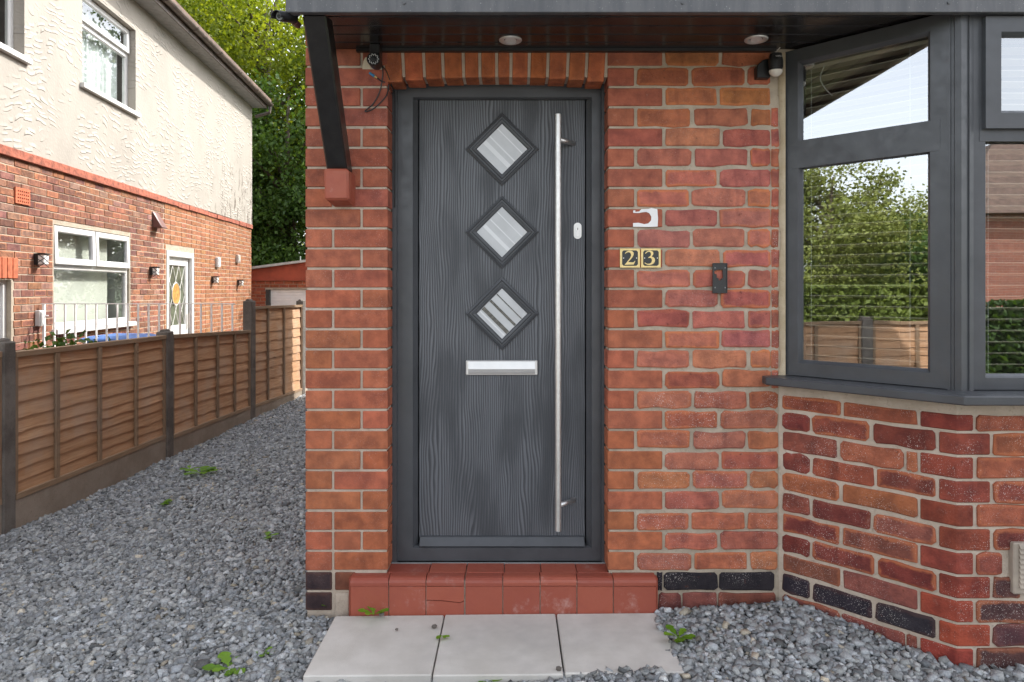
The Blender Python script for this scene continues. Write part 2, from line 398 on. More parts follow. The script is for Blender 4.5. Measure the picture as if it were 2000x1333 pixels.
def flat_shape(name, loops, thick, mat, parent, origin, ax=(1, 0, 0), ay=(0, 0, 1)):
    """loops in metres on plane (ax, ay) through origin, pushed half thickness out"""
    me = curve_mesh(loops, thick); ax, ay = Vector(ax), Vector(ay); az = ax.cross(ay)
    V = [Vector(origin) + ax * v.co.x + ay * v.co.y + az * (v.co.z + thick / 2) for v in me.vertices]
    F = [tuple(p.vertices) for p in me.polygons]; bpy.data.meshes.remove(me)
    return put(name, V, F, mat, parent)
F_PX = 1333.33
def wx(px, d=CAM_D): return (px - 1000) * d / F_PX
def wz(py, d=CAM_D): return CAM_Z + (565 - py) * d / F_PX

# ------------------------------------------------------------------ bricks
def brick(name, P, a, nrm, L, H, mat, parent, col, proud=.0, rough=.004, back=.016, inset=.005):
    """P lower-left corner on the nominal face, a along, nrm outward (2-vectors)"""
    ch = min(.010, H * .15, L * .10) * random.uniform(.5, 1.3)
    r = lambda k=1.0: random.uniform(-rough, rough) * k
    pts = [(ch, 0), (L * .36, r()), (L * .68, r()), (L - ch, 0), (L, ch), (L, H - ch), (L - ch, H), (L * .66, H + r()), (L * .33, H + r()), (ch, H), (0, H - ch), (0, ch)]
    pts = [(u + r(.6), v + r(.6)) for u, v in pts]
    V = []; UV = []
    for ring_, (ins, dep) in enumerate(((inset, proud), (0, proud - .003), (-.001, -back))):
        for (u, v) in pts:
            uu = u + (ins if u < L / 2 else -ins) * (1 if abs(u - L / 2) > L * .3 else 0); vv = v + (ins if v < H / 2 else -ins)
            V.append((P[0] + a[0] * uu + nrm[0] * dep, P[1] + a[1] * uu + nrm[1] * dep, P[2] + vv)); UV.append((uu / L, vv / H))
    F = [tuple(range(12))] + [(i * 12 + j, (i + 1) * 12 + j, (i + 1) * 12 + (j + 1) % 12, i * 12 + (j + 1) % 12) for i in range(2) for j in range(12)]
    o = put(name, V, F, mat, parent, uv=UV); o.color = col; return o
def solid_brick(name, poly, z0, z1, mat, parent, col, bevel=.0035):
    b = B().prism(poly, z0, z1); o = b.out(name, mat, parent, bevel=bevel)
    me = o.data; co = np.empty(len(me.vertices) * 3); me.vertices.foreach_get('co', co); co = co.reshape(-1, 3)
    sp = np.ptp(co, axis=0); ax = 0 if sp[0] >= sp[1] else 1
    uv = np.stack([(co[:, ax] - co[:, ax].min()) / max(sp[ax], 1e-6), (co[:, 2] - co[:, 2].min()) / sp[2]], 1)
    l = me.uv_layers.new(name='UVMap'); vi = np.empty(len(me.loops), dtype=np.int32); me.loops.foreach_get('vertex_index', vi)
    l.data.foreach_set('uv', uv[vi].astype(np.float32).ravel()); o.color = col; return o
def jit(c, k=.12, rim=0.0):
    f = random.uniform(1 - k, 1 + k); return (c[0] * f * random.uniform(.95, 1.05), c[1] * f * random.uniform(.92, 1.08), c[2] * f * random.uniform(.9, 1.1), rim)

Z0 = wz(130.6); PITCH = 39.44 / F_PX * CAM_D           # row i spans Z0-i*PITCH .. Z0-(i-1)*PITCH
J = .010
def row(i): return Z0 - i * PITCH + J / 2, Z0 - (i - 1) * PITCH - J / 2
XL, XJ1, XJ2, XC = wx(596.5), wx(757.5), wx(1187), wx(1522.5)
OUTC = (XC + .432, -.432)            # bay outer corner
S2 = math.sqrt(.5)

# ------------------------------------------------------------------ the ground
def gz(x, y):
    x = np.asarray(x, float); y = np.asarray(y, float)
    a = np.interp(x, [-3.3, -3.07, -.8, -.3, .2, .6, 1.1, 1.6, 3.0], [-.215, -.205, -.045, -.042, -.022, .008, .045, .025, .02])
    a = a + np.where(x < -.6, -.012 * np.clip(y, 0, 7), 0) + np.where(x > .5, .055 * np.clip(y, -.9, 0), 0)
    return a + .006 * np.sin(x * 5.1 + y * 3.3) + .005 * np.sin(y * 7.7 - x * 2.9)
def ground_sheet():
    xs = np.concatenate([[-3.13], np.linspace(-3.0, 3.6, 45)]); ys = np.concatenate([np.linspace(-3.4, 1.6, 40), np.linspace(1.9, 12, 24)])
    X, Y = np.meshgrid(xs, ys); Z = gz(X, Y) - .012
    V = np.stack([X.ravel(), Y.ravel(), Z.ravel()], 1); nx = len(xs)
    F = [(j * nx + i, j * nx + i + 1, (j + 1) * nx + i + 1, (j + 1) * nx + i) for j in range(len(ys) - 1) for i in range(nx - 1)]
    o = put('gravel_bed', V, F, 'gravel_bed', smooth=True); tag(o, 'grey slate gravel bed under the loose chippings', 'ground', kind='structure')
    b = B(); b.add([(-900, -900, -.42), (900, -900, -.42), (900, 900, -.42), (-900, 900, -.42)], [(0, 1, 2, 3)])
    tag(b.out('ground', 'lawn'), 'wide flat ground around the houses', 'ground', kind='structure')
    b = B(); b.add([(-3.2, -60, -.30), (14, -60, -.30), (14, -3.3, -.18), (-3.2, -3.3, -.18)], [(0, 1, 2, 3)])  # unseen forecourt, made pale concrete to bounce sunlight onto the shaded front
    tag(b.out('driveway', 'forecourt_bounce'), 'unseen forecourt in front of the gravel, made pale to bounce sunlight', 'driveway', kind='structure')
    b = B(); b.add([(-7, -2, -.36), (-3.17, -2, -.36), (-3.17, 14, -.36), (-7, 14, -.36)], [(0, 1, 2, 3)])
    tag(b.out('path', 'gravel_board'), 'concrete side path behind the timber fence', 'path', kind='structure')
ground_sheet()
SL = [(-.695, -.268), (-.263, .170), (.176, .574)]
def gravel():
    pts = []
    def area(x0, x1, y0, y1, sp, size):
        xs = np.arange(x0, x1, sp); ys = np.arange(y0, y1, sp); X, Y = np.meshgrid(xs, ys)
        X = X.ravel() + RNG.uniform(-sp * .6, sp * .6, X.size); Y = Y.ravel() + RNG.uniform(-sp * .6, sp * .6, Y.size)
        pts.append(np.stack([X, Y, np.full(X.size, size)], 1))
    area(-3.06, -.70, -1.5, 1.6, .0135, 1.0)
    area(-.70, 2.6, -1.5, -.03, .0135, 1.0)
    area(-3.06, -.80, 1.6, 4.2, .0165, 1.08)
    area(-3.06, -.80, 4.2, 8.0, .0225, 1.35)
    P = np.concatenate(pts); x, y = P[:, 0], P[:, 1]
    keep = np.ones(len(P), bool)
    keep &= ~((x > -.70 + RNG.uniform(0, .012, len(P))) & (x < .578 + RNG.uniform(-.03, .0, len(P))) & (y > -.478 + RNG.uniform(-.005, .02, len(P)) + np.where(x > .1, .018, 0)))
    keep &= ~((x > XL - .008) & (x < XC) & (y > -.008))                                    # house front
    keep &= ~((x > -.65) & (x < .58) & (y > -.06))                                         # step
    keep &= ~((x > XL - .008) & (y > -.004) & (x < 0))
    keep &= ~((x > XC - .01) & (y > np.maximum(-(x - XC), OUTC[1]) - .008))                # bay
    P = P[keep]; n = len(P)
    L = RNG.gamma(9, 1 / 9, n) * .0125 * P[:, 2]; L = np.clip(L, .006, .024)
    dims = np.stack([L, L * RNG.uniform(.55, .95, n), L * RNG.uniform(.28, .6, n)], 1)
    base = np.array([(-1, -1, -1), (1, -1, -1), (1, 1, -1), (-1, 1, -1), (-1, -1, 1), (1, -1, 1), (1, 1, 1), (-1, 1, 1)], float)
    V = base[None] * (1 + RNG.uniform(-.42, .22, (n, 8, 3))) ; V[:, 4:, :2] *= RNG.uniform(.55, .95, (n, 1, 1))
    V *= dims[:, None, :]
    yaw = RNG.uniform(0, 2 * np.pi, n); tx = RNG.normal(0, .42, n); ty = RNG.normal(0, .42, n)
    def rot(V, ang, i, j):
        c, s = np.cos(ang)[:, None], np.sin(ang)[:, None]; a, b = V[:, :, i] * c - V[:, :, j] * s, V[:, :, i] * s + V[:, :, j] * c
        V[:, :, i] = a; V[:, :, j] = b
    rot(V, tx, 1, 2); rot(V, ty, 0, 2); rot(V, yaw, 0, 1)
    zc = gz(P[:, 0], P[:, 1]) + RNG.uniform(-.008, .007, n) 
    V += np.stack([P[:, 0], P[:, 1], zc], 1)[:, None, :]
    FQ = np.array([(0, 3, 2, 1), (4, 5, 6, 7), (0, 1, 5, 4), (1, 2, 6, 5), (2, 3, 7, 6), (3, 0, 4, 7)])
    F = (FQ[None] + (np.arange(n) * 8)[:, None, None]).reshape(-1, 4)
    me = bpy.data.meshes.new('gravel'); nv = n * 8; nf = len(F)
    me.vertices.add(nv); me.vertices.foreach_set('co', V.reshape(-1).astype(np.float32))
    me.loops.add(nf * 4); me.loops.foreach_set('vertex_index', F.reshape(-1).astype(np.int32))
    me.polygons.add(nf); me.polygons.foreach_set('loop_start', np.arange(0, nf * 4, 4, dtype=np.int32)); me.update(calc_edges=True)
    g = np.clip(RNG.normal(.30, .095, n), .10, .60); w = RNG.uniform(-.03, .035, n)
    col = np.stack([g * (.98 + w), g * (1.01 + w * .4), g * (1.02 - w), np.ones(n)], 1)
    pale = RNG.random(n) < .006; col[pale, :3] = .55
    tan = RNG.random(n) < .025; col[tan, :3] *= (1.25, 1.08, .85)
    at = me.color_attributes.new('Col', 'FLOAT_COLOR', 'POINT'); at.data.foreach_set('color', np.repeat(col, 8, 0).astype(np.float32).ravel())
    o = link('gravel', me, 'slate_chipping', None, (0, 0, 0)); tag(o, 'loose blue-grey slate chippings covering the side path and forecourt', 'gravel', kind='stuff')
gravel()

# ------------------------------------------------------------------ our house
house = empty('brick_house', (XJ2, .3, -.1))
tag(house, 'red brick house with dark grey front door, porch canopy and angled bay window', 'house')
wall = B().box(XL + .006, XJ1 - .006, .006, .30, -.4, 2.50).out('wall', 'mortar', house); tag(wall, 'smooth red brick pier beside the door with thin pale joints')
SM = (.385, .122, .064)
def smooth_col(i): 
    t = min(1, max(0, (i - 3) / 18)); return jit((SM[0] * (.88 + .12 * t), SM[1] * (.92 + .12 * t), SM[2] * (1.1 - .1 * t)), .09, .10)
for i in range(-3, 28):
    z0, z1 = row(i)
    if i >= 26:
        dark = (.055, .034, .036)
        solid_brick('brick', [(XL, 0), (XL + .105, 0), (XL + .105, .10), (XL, .10)], z0, z1, 'rustic_brick', wall, jit(dark, .2, .05))
        if i == 26: solid_brick('brick', [(XL + .118, 0), (XL + .20, 0), (XL + .20, .10), (XL + .118, .10)], z0, z1, 'smooth_brick', wall, jit((.20, .07, .045), .1, 0))
        continue
    w = XJ1 - XL; half = .105
    if i == 24: segs = [(0, half), (half + J, 2 * half + J), (2 * half + 2 * J, w)]
    elif i % 2 == 0: segs = [(0, w - half - .006), (w - half + .004, w)]
    else: segs = [(0, half), (half + J, w)]
    for (a, b) in segs:
        dl = random.uniform(-.0015, .0015)
        solid_brick('brick', [(XL + a, dl), (XL + b, dl), (XL + b, .108), (XL + a, .108)], z0 + random.uniform(-.001, .001), z1 + random.uniform(-.001, .001), 'smooth_brick', wall, smooth_col(i), .0025)
# right-hand wall between door and bay
wall2 = B().box(XJ2 + .006, XC + .06, .006, .25, -.4, 2.50).out('wall', 'mortar_grey', house); tag(wall2, 'weathered orange-red brick wall with wide uneven joints between door and bay')
PAL = [(.44, .16, .088), (.42, .142, .09), (.47, .18, .092), (.39, .13, .09), (.42, .155, .105), (.37, .115, .075)]
def rustic_col(i):
    c = random.choice(PAL); 
    if i < 4: c = (c[0] * .92, c[1] * .95, c[2] * .72)
    elif i < 16: c = (c[0] * 1.04, c[1] * 1.04, c[2] * 1.2)
    return jit(c, .08, random.choice([0, .15, .3, .55]))
for i in range(-3, 28):
    z0, z1 = row(i)
    if i >= 26:
        if i == 26: xs = [(wx(1283), wx(1294)), (wx(1298), wx(1402)), (wx(1406), wx(1512))]; cols = [(.028, .024, .032)] * 3
        else: xs = [(wx(1287), wx(1330)), (wx(1334), wx(1400)), (wx(1404), wx(1515))]; cols = [(.22, .075, .055)] * 3
        for (a, b), c in zip(xs, cols): brick('brick', (a, 0, z0), (1, 0), (0, -1), b - a, z1 - z0, 'bay_brick', wall2, jit(c, .2, 0), .002)
        continue
    first = (XJ2, XJ2 + (.219 if i % 2 == 0 else .106))
    solid_brick('brick', [(first[0], 0), (first[1], 0), (first[1], .108), (first[0], .108)], z0, z1, 'smooth_brick', wall2, smooth_col(i), .003)
    x = first[1] + .013; end = XC - (.036 if i < 17 else .006)
    while x < end - .03:
        L = min(random.uniform(.205, .217), end - x)
        if end - (x + L) < .045: L = end - x
        dz = random.uniform(-.002, .002)
        brick('brick', (x, 0, z0 + dz + random.uniform(0, .003)), (1, 0), (0, -1), L, z1 - z0 - random.uniform(0, .005), 'rustic_brick' if i < 17 else 'bay_brick', wall2, rustic_col(i), random.uniform(-.001, .003), .0042)
        x += L + random.uniform(.012, .017)
    if 2 < i < 17:   # narrow cut closers left beside the bay frame
        brick('brick', (XC - .031, 0, z0), (1, 0), (0, -1), .027 + random.uniform(0, .006), z1 - z0, 'bay_brick', wall2, jit((.36, .12, .085), .2, .4), random.uniform(-.004, 0), .003)
# lumpy sand-coloured fillet along the bay frame
b = B(); zz = np.linspace(.93, 2.22, 26); L_, R_ = [], []
for k, z in enumerate(zz):
    L_.append((XC + .004 + random.uniform(-.010, .004), -.004, z)); R_.append((XC + .020, -.010, z))
V = L_ + R_ + [(p[0], .03, p[2]) for p in L_]; k = len(zz)
F = [(i, k + i, k + i + 1, i + 1) for i in range(k - 1)] + [(2 * k + i, i, i + 1, 2 * k + i + 1) for i in range(k - 1)]
put('mortar_fillet', V, F, 'sand_render', house, smooth=True)
# white filler smear on a brick (left behind by an old fitting)
px = lambda X, Y, sc, x0, y0: (wx(X / sc + x0), wz(Y / sc + y0))
loop = [px(x, y, 5.128, 1180, 380) for x, y in [(288, 165), (310, 160), (312, 178), (350, 172), (372, 150), (440, 148), (470, 138), (530, 150), (538, 240), (534, 325), (440, 328), (288, 326), (288, 290), (340, 286), (400, 300), (440, 292), (468, 262), (470, 225), (450, 190), (420, 178), (380, 182), (350, 188), (290, 188)]]
flat_shape('filler_smear', [loop], .0012, 'white_smear', wall2, (0, -.0025, 0))
# flat arch over the door
head = B().box(XJ1 - .006, XJ2 + .006, .007, .25, wz(150), 2.50).out('door_head', 'mortar', house)
ax_px = [749, 787.6, 828, 865, 905, 937, 970, 998, 1033.6, 1070, 1109, 1145.6, 1184]
for k in range(12):
    a, c = wx(ax_px[k]) + .006, wx(ax_px[k + 1]) - .006; m = (a + c) / 2; u = (m - (XJ1 + XJ2) / 2) / ((XJ2 - XJ1) / 2)
    zb = wz(151) - .022 * u * u; zt = wz(88); fan = .012 * u
    V = [(a - fan * .3, 0, zb), (c - fan * .3, 0, zb), (c + fan * .5, 0, zt), (a + fan * .5, 0, zt)]
    b = B().hull8([Vector(v) for v in V], [Vector(v) + Vector((0, .105, 0)) for v in V])
    o = b.out('brick', 'rustic_brick', head, bevel=.003); o.color = jit((.40, .125, .052), .14, .2)
    l = o.data.uv_layers.new(name='UVMap')
# bay dwarf wall
BFR = 2.56
bay = B().prism([(XC, .006), (OUTC[0] + .002, OUTC[1] + .008), (BFR, OUTC[1] + .008), (BFR + .43, .006), (BFR + .43, .25), (BFR + .3, .25), (BFR - .1, -.20), (OUTC[0] + .1, -.20), (XC + .12, .25), (XC, .25)], -.4, .905).out('bay_wall', 'mortar', house)
tag(bay, 'angled bay base of darker burnt bricks flecked with white salts')
BPAL = [(.27, .075, .05), (.22, .058, .042), (.33, .10, .055), (.25, .085, .06), (.36, .12, .06), (.20, .05, .038)]
def bt(p):  # pixel x -> distance along the angled side
    k = (p - 1000) / F_PX; return (k * CAM_D - XC) / (S2 * (1 + k))
a45, n45 = (S2, -S2), (-S2, -S2); LT = math.hypot(OUTC[0] - XC, OUTC[1])
for i in range(17, 30):
    z0, z1 = row(i)
    if i == 17: z1 -= .018
    blue = i in (26,)
    odd = i % 2 == 0
    wrap_t = LT - (.055 if odd else .112)
    x = .012; first = True
    while x < wrap_t - .02:
        L = .105 if (first and odd) else random.uniform(.205, .222); first = False
        L = min(L, wrap_t - .011 - x)
        if wrap_t - (x + L) < .05: L = wrap_t - .011 - x
        c = (.030, .026, .036) if blue and x < .42 else random.choice(BPAL)
        if i >= 27: c = (.20, .07, .05)
        brick('brick', (XC + a45[0] * x, a45[1] * x, z0 + random.uniform(-.001, .002)), a45, n45, L, z1 - z0 - random.uniform(0, .004), 'bay_brick', bay, jit(c, .15, random.choice([0, .1, .3, .55]) if not blue else .05), random.uniform(-.001, .003), .004)
        x += L + random.uniform(.010, .014)
    A = (XC + a45[0] * wrap_t, a45[1] * wrap_t); f = .112 if odd else .055; E = (OUTC[0] + f, OUTC[1])
    inn = .06
    solid_brick('brick', [A, OUTC, E, (E[0], E[1] + inn), (OUTC[0] + inn * .414, OUTC[1] + inn), (A[0] + S2 * inn, A[1] + S2 * inn)], z0, z1, 'bay_brick', bay, jit((.30, .060, .038) if i > 23 else (.26, .062, .040), .15, .05), .004)
    x = E[0] + .013
    while x < BFR - .05:
        L = random.uniform(.20, .22) if x > E[0] + .05 or odd else .212
        if i in (23, 24) and x < 1.75: L = min(L, .085)
        brick('brick', (x, OUTC[1], z0), (1, 0), (0, -1), min(L, BFR - x), z1 - z0, 'bay_brick', bay, jit(random.choice(BPAL) if i < 24 else (.10, .045, .045), .15, random.choice([.1, .3, .5])), random.uniform(-.001, .003), .0045)
        x += L + (.013 if not (i in (23, 24) and x < 1.75) else .15)
# louvred air vent on the bay
vt = B().box(wx(1973, 2.305), wx(2030, 2.305), OUTC[1] - .016, OUTC[1] + .01, wz(1158, 2.305), wz(1058, 2.305)).out('air_vent', 'vent_plastic', house, bevel=.004)
for k in range(9):
    z = wz(1142, 2.305) + k * .0165; B().hull8([Vector(p) for p in ((wx(1985, 2.3), OUTC[1] - .0165, z), (wx(2024, 2.3), OUTC[1] - .0165, z), (wx(2024, 2.3), OUTC[1] - .0165, z + .012), (wx(1985, 2.3), OUTC[1] - .0165, z + .012))],
        [Vector(p) for p in ((wx(1985, 2.3), OUTC[1] - .026, z - .003), (wx(2024, 2.3), OUTC[1] - .026, z - .003), (wx(2024, 2.3), OUTC[1] - .018, z + .010), (wx(1985, 2.3), OUTC[1] - .018, z + .010))]).out('louvre', 'vent_plastic', vt)

# ---- door
YF = .11
def dx(p, y=YF): return wx(p, CAM_D + y)
def dz(p, y=YF): return wz(p, CAM_D + y)
ZF0 = dz(1097); ZT = dz(163); 
def arch_loop(x0, x1, z0, z1, rise, y, k=9):
    pts = [(x0, y, z0), (x1, y, z0)]
    for j in range(k):
        u = 1 - 2 * j / (k - 1); pts.append(((x0 + x1) / 2 + u * (x1 - x0) / 2, y, z1 + rise * (1 - u * u)))
    return pts
fx0, fx1 = XJ1 - .004, XJ2 + .004
lp = [arch_loop(fx0, fx1, ZF0 - .02, ZT + .004, .022, YF + .004), arch_loop(fx0 + .004, fx1 - .004, ZF0, ZT, .021, YF - .010), arch_loop(fx0 + .022, fx1 - .014, ZF0 + .001, ZT - .018, .016, YF - .010),
      arch_loop(fx0 + .024, fx1 - .016, ZF0 + .001, ZT - .022, .014, YF + .002), arch_loop(dx(786), dx(1171), ZF0 + .002, ZT - .026, .012, YF + .001)]
x0, x1, z0, z1 = dx(809), dx(1153), dz(1068), dz(193)
lp += [arch_loop(x0 - .006, x1 + .006, z0 - .006, z1 + .006, 0, YF), arch_loop(x0, x1, z0, z1, 0, YF + .010), arch_loop(dx(816, .13), dx(1145, .13), dz(1064, .13), dz(195, .13), 0, YF + .026), arch_loop(dx(816, .13), dx(1145, .13), dz(1064, .13), dz(195, .13), 0, YF + .07)]
fr_ = B().loft(lp).out('door_frame', 'anthracite', house); tag(fr_, 'dark grey moulded door frame with shallow arched head')
box('frame_seal', 'sealant', fr_, XJ1 - .003, XJ2 + .003, .095, .118, ZF0 - .012, ZF0 + .001)
YD = .135
dxx = lambda p: dx(p, YD); dzz = lambda p: dz(p, YD)
door = box('door', 'door_skin', house, dxx(819), dxx(1142), YD, YD + .04, dzz(1050), dzz(196)); tag(door, 'dark grey woodgrain front door leaf with three diamond lights')
for k, (cy, hh) in enumerate(((292, 71), (454, 71), (613, 71))):
    c = (dxx(980.5), dzz(cy)); sc = (CAM_D + YD) / F_PX
    def dia(r, y): return [(c[0] - r * sc, y, c[1]), (c[0], y, c[1] - r * sc), (c[0] + r * sc, y, c[1]), (c[0], y, c[1] + r * sc)]
    B().loft([dia(72, YD + .001), dia(71, YD - .008), dia(66, YD - .012), dia(63, YD - .007), dia(60, YD - .007), dia(57, YD - .011), dia(52, YD - .009), dia(49, YD - .002)]).out('diamond_frame', 'anthracite', door)
    B().add(dia(50.5, YD - .0025), [(0, 1, 2, 3)]).out('diamond_glass', 'frosted_glass', door)
    sets = {0: [(-20, 6, 'frosted_light'), (1, 2, 'frosted_light'), (31, 1.6, 'frosted_light')], 1: [(-22, 5, 'frosted_light'), (2, 1.6, 'frosted_light'), (30, 1.4, 'frosted_light')], 2: [(-26, 5.5, 'frosted_dark'), (3, 3.6, 'frosted_dark'), (28, 1.5, 'frosted_dark'), (-38, 2, 'frosted_light')]}[k]
    for (off, wd, mt) in sets:      # etched bands run from upper left to lower right
        e = 49 / math.sqrt(2) - .5; o1 = (off - wd) / 1.414 * 1.0; o2 = (off + wd) / 1.414
        r2 = math.sqrt(.5)
        def P2(s, t): return (c[0] + (s * r2 + t * r2) * sc, YD - .0035, c[1] + (s * r2 - t * r2) * sc)
        B().add([P2(o1, -e), P2(o1, e), P2(o2, e), P2(o2, -e)], [(0, 1, 2, 3)]).out('etched_band', mt, door)
# letter plate
lx0, lx1, lz0, lz1 = dxx(910), dxx(1050), dzz(732.5), dzz(704)
box('letter_plate', 'satin_silver', door, lx0, lx1, YD - .010, YD, lz0, lz1, .003)
B().loft([[(x, y, z) for (y, z) in ((YD - .009, lz0 + .004), (YD - .015, lz0 + .010), (YD - .020, lz0 + .026), (YD - .016, lz1 - .018), (YD - .013, lz1 - .004), (YD - .009, lz1 - .003))] for x in (lx0 + .011, lx1 - .011)], True, True).out('letter_flap', 'satin_silver', door)
# pull bar on slanted standoffs
bx, by = wx(1090, CAM_D + .06), .06
B().tube([(bx, by, wz(1037, CAM_D + by)), (bx, by, wz(224, CAM_D + by))], .0132, 20).out('handle_bar', 'steel', door, smooth=False)
for pz in (273, 988):
    z = wz(pz, CAM_D + by)
    B().tube([(bx, by, z), (dxx(1121), YD, z)], .0105, 14).out('handle_standoff', 'steel', door, smooth=True)
B().tube([(dxx(1128), YD + .001, dzz(451.5)), (dxx(1128), YD - .004, dzz(451.5))], .001, 6)
ov = [(dxx(1128) + .0165 * math.cos(t) , dzz(451.5) + (.0175 if math.sin(t) > 0 else -.0175) * (1 if abs(math.sin(t)) > 1e-6 else 0) + .0165 * math.sin(t)) for t in np.linspace(0, 2 * math.pi, 25)[:-1]]
esc = flat_shape('lock_escutcheon', [ov], .005, 'satin_silver', door, (0, YD - .0005, 0))
B().tube([(dxx(1128), YD - .004, dzz(448)), (dxx(1128), YD - .009, dzz(448))], .0085, 14).out('lock_cylinder', 'steel', door)
box('key_slot', 'hall_dark', door, dxx(1128) - .0012, dxx(1128) + .0012, YD - .0098, YD - .0085, dzz(448) - .005, dzz(448) + .005)
box('lock_cylinder', 'steel', door, dxx(1128) - .004, dxx(1128) + .004, YD - .008, YD - .004, dzz(462), dzz(452))
B().hull8([Vector(p) for p in ((dxx(820.5), YD, dzz(1062)), (dxx(1141), YD, dzz(1062)), (dxx(1141), YD, dzz(1046)), (dxx(820.5), YD, dzz(1046)))], [Vector(p) for p in ((dxx(820.5), YD - .030, dzz(1063)), (dxx(1141), YD - .030, dzz(1063)), (dxx(1141), YD - .010, dzz(1047.5)), (dxx(820.5), YD - .010, dzz(1047.5)))]).out('rain_deflector', 'anthracite', door, bevel=.0015)
box('hall', 'hall_dark', house, XJ1 - .1, XJ2 + .1, .185, .22, .0, 2.3)

# ---- tiled step
step = box('door_step', 'mortar', house, wx(684, 2.69), wx(1281, 2.69), -.040, .15, -.15, .122)
tag(step, 'red quarry tile doorstep with one cracked tile')
jx = [wx(p, 2.687) for p in (683, 759, 832, 907, 982, 1055, 1127, 1198, 1283)]
for k in range(8):
    a, c = jx[k] + (.0018 if k != 3 else .004), jx[k + 1] - .0018; dy = random.uniform(-.0015, .0015); dzt = random.uniform(-.0012, .0012)
    prof = [(.004, .110), (.004, .136), (-.026, .136), (-.038, .1335), (-.047, .127), (-.051, .118), (-.051, .106), (-.040, .103)]
    B().loft([[(x, y + dy, z + dzt) for y, z in prof] for x in (a, c)], True, True).out('nosing_tile', 'quarry_tile', step, smooth=False)
    if k == 2:      # broken riser tile
        yb = -.0485
        V = [(a, yb, -.03), (c, yb, -.03), (c, yb, .045), (c - .015, yb, .038), (a + .06, yb, .046), (a, yb, .048)]
        W = [(a, yb - .002, .052), (a + .06, yb - .002, .050), (c - .015, yb - .002, .042), (c, yb - .002, .049), (c, yb - .002, .1035), (a, yb - .002, .1035)]
        for q in (V, W): B().loft([[(p[0], p[1] + .012, p[2]) for p in q], q], True, True).out('riser_tile', 'quarry_tile', step)
    else:
        box('riser_tile', 'quarry_tile', step, a, c, -.0485 + dy, -.035, -.03, .1035, .0012)
tj = [XJ1 - .006, wx(840, 2.79), wx(911, 2.79), wx(985, 2.79), wx(1056, 2.79), wx(1125, 2.79), XJ2 + .006]
for k in range(6):
    box('top_tile', 'quarry_tile', step, tj[k] + (.0015 if k != 2 else .003), tj[k + 1] - .0015, .0065, YF + .003, .118, .1362 + random.uniform(-.001, .001), .001)
for s, xe in ((-1, wx(683, 2.687)), (1, wx(1283, 2.687))):
    B().loft([[(xe - s * .001, -.049, z), (xe + s * .004, -.044, z), (xe + s * .007, -.034, z), (xe + s * .007, -.002, z), (xe - s * .001, -.002, z)][::s] for z in (-.03, .128)], True, True).out('end_tile', 'quarry_tile', step)
B().box(XL + .118, XL + .178, -.006, .03, -.08, .055).out('mortar_patch', 'mortar', wall, bevel=.006)

# ---- canopy
ZS = wz(98); YFA = -.455
can = box('canopy', 'fascia_metal', house, wx(560, CAM_D + YFA), 3.25, YFA, YFA + .024, wz(24.5, CAM_D + YFA), wz(24.5, CAM_D + YFA) + .20, .002); tag(can, 'long grey metal-faced canopy fascia')
box('fascia_end_cap', 'fascia_metal', can, wx(559, CAM_D + YFA) - .002, wx(583, CAM_D + YFA), YFA - .003, YFA + .03, wz(25.5, CAM_D + YFA), wz(25, CAM_D + YFA) + .205, .003)
for xk in (-.36, .57, 1.46, 1.98):
    B().tube([(xk, YFA + .002, wz(6, CAM_D + YFA)), (xk, YFA - .004, wz(6, CAM_D + YFA))], .0055, 10).out('fixing_screw', 'fascia_metal', can)
bw = .083; xl = -.735
for k in range(6):
    y1 = -.004 - k * bw
    y0 = max(y1 - bw + .004, YFA + .025)
    box('soffit_board', 'soffit_black', can, xl, 3.2, y0, y1, ZS, ZS + .012, .0035)
box('soffit_glint_backing', 'vent_plastic', can, xl + .003, 3.19, YFA + .026, .0, ZS + .008, ZS + .03)  # pale backing in the gaps stands in for light on the groove edges
box('wall_trim', 'black_paint', can, -.62, XC - .02, -.022, -.001, ZS - .012, ZS - .0005)
V = [(-.78, YFA - .02, 2.41), (3.27, YFA - .02, 2.41), (3.27, .01, 2.72), (-.78, .01, 2.72)]
B().hull8([Vector(v) for v in V], [Vector(v) + Vector((0, 0, .05)) for v in V]).out('canopy_roof', 'roof_tile', can)
V = [(-.735, YFA + .03, ZS + .02), (-.735, 0, ZS + .02), (-.735, 0, 2.71), (-.735, YFA + .03, 2.42)]
B().hull8([Vector(v) for v in V], [Vector(v) + Vector((.02, 0, 0)) for v in V]).out('canopy_cheek', 'black_paint', can)
for p, q in ((997, 78.5), (1477, 77)):
    d = F_PX * (ZS - CAM_Z) / (565 - q); x = wx(p, d); y = d - CAM_D; z = ZS
    ring = lambda r, zz: [(x + r * math.cos(t), y + r * math.sin(t), zz) for t in np.linspace(0, 2 * math.pi, 25)[:-1]]
    dl = B().loft([ring(.044, z + .001), ring(.044, z - .003), ring(.040, z - .006), ring(.032, z - .005), ring(.029, z - .002), ring(.022, z + .001)]).out('downlight', 'satin_silver', can, smooth=True)
    B().loft([ring(.0225, z - .0012), ring(.001, z - .0014)]).out('downlight_lens', 'lamp_glass', can)
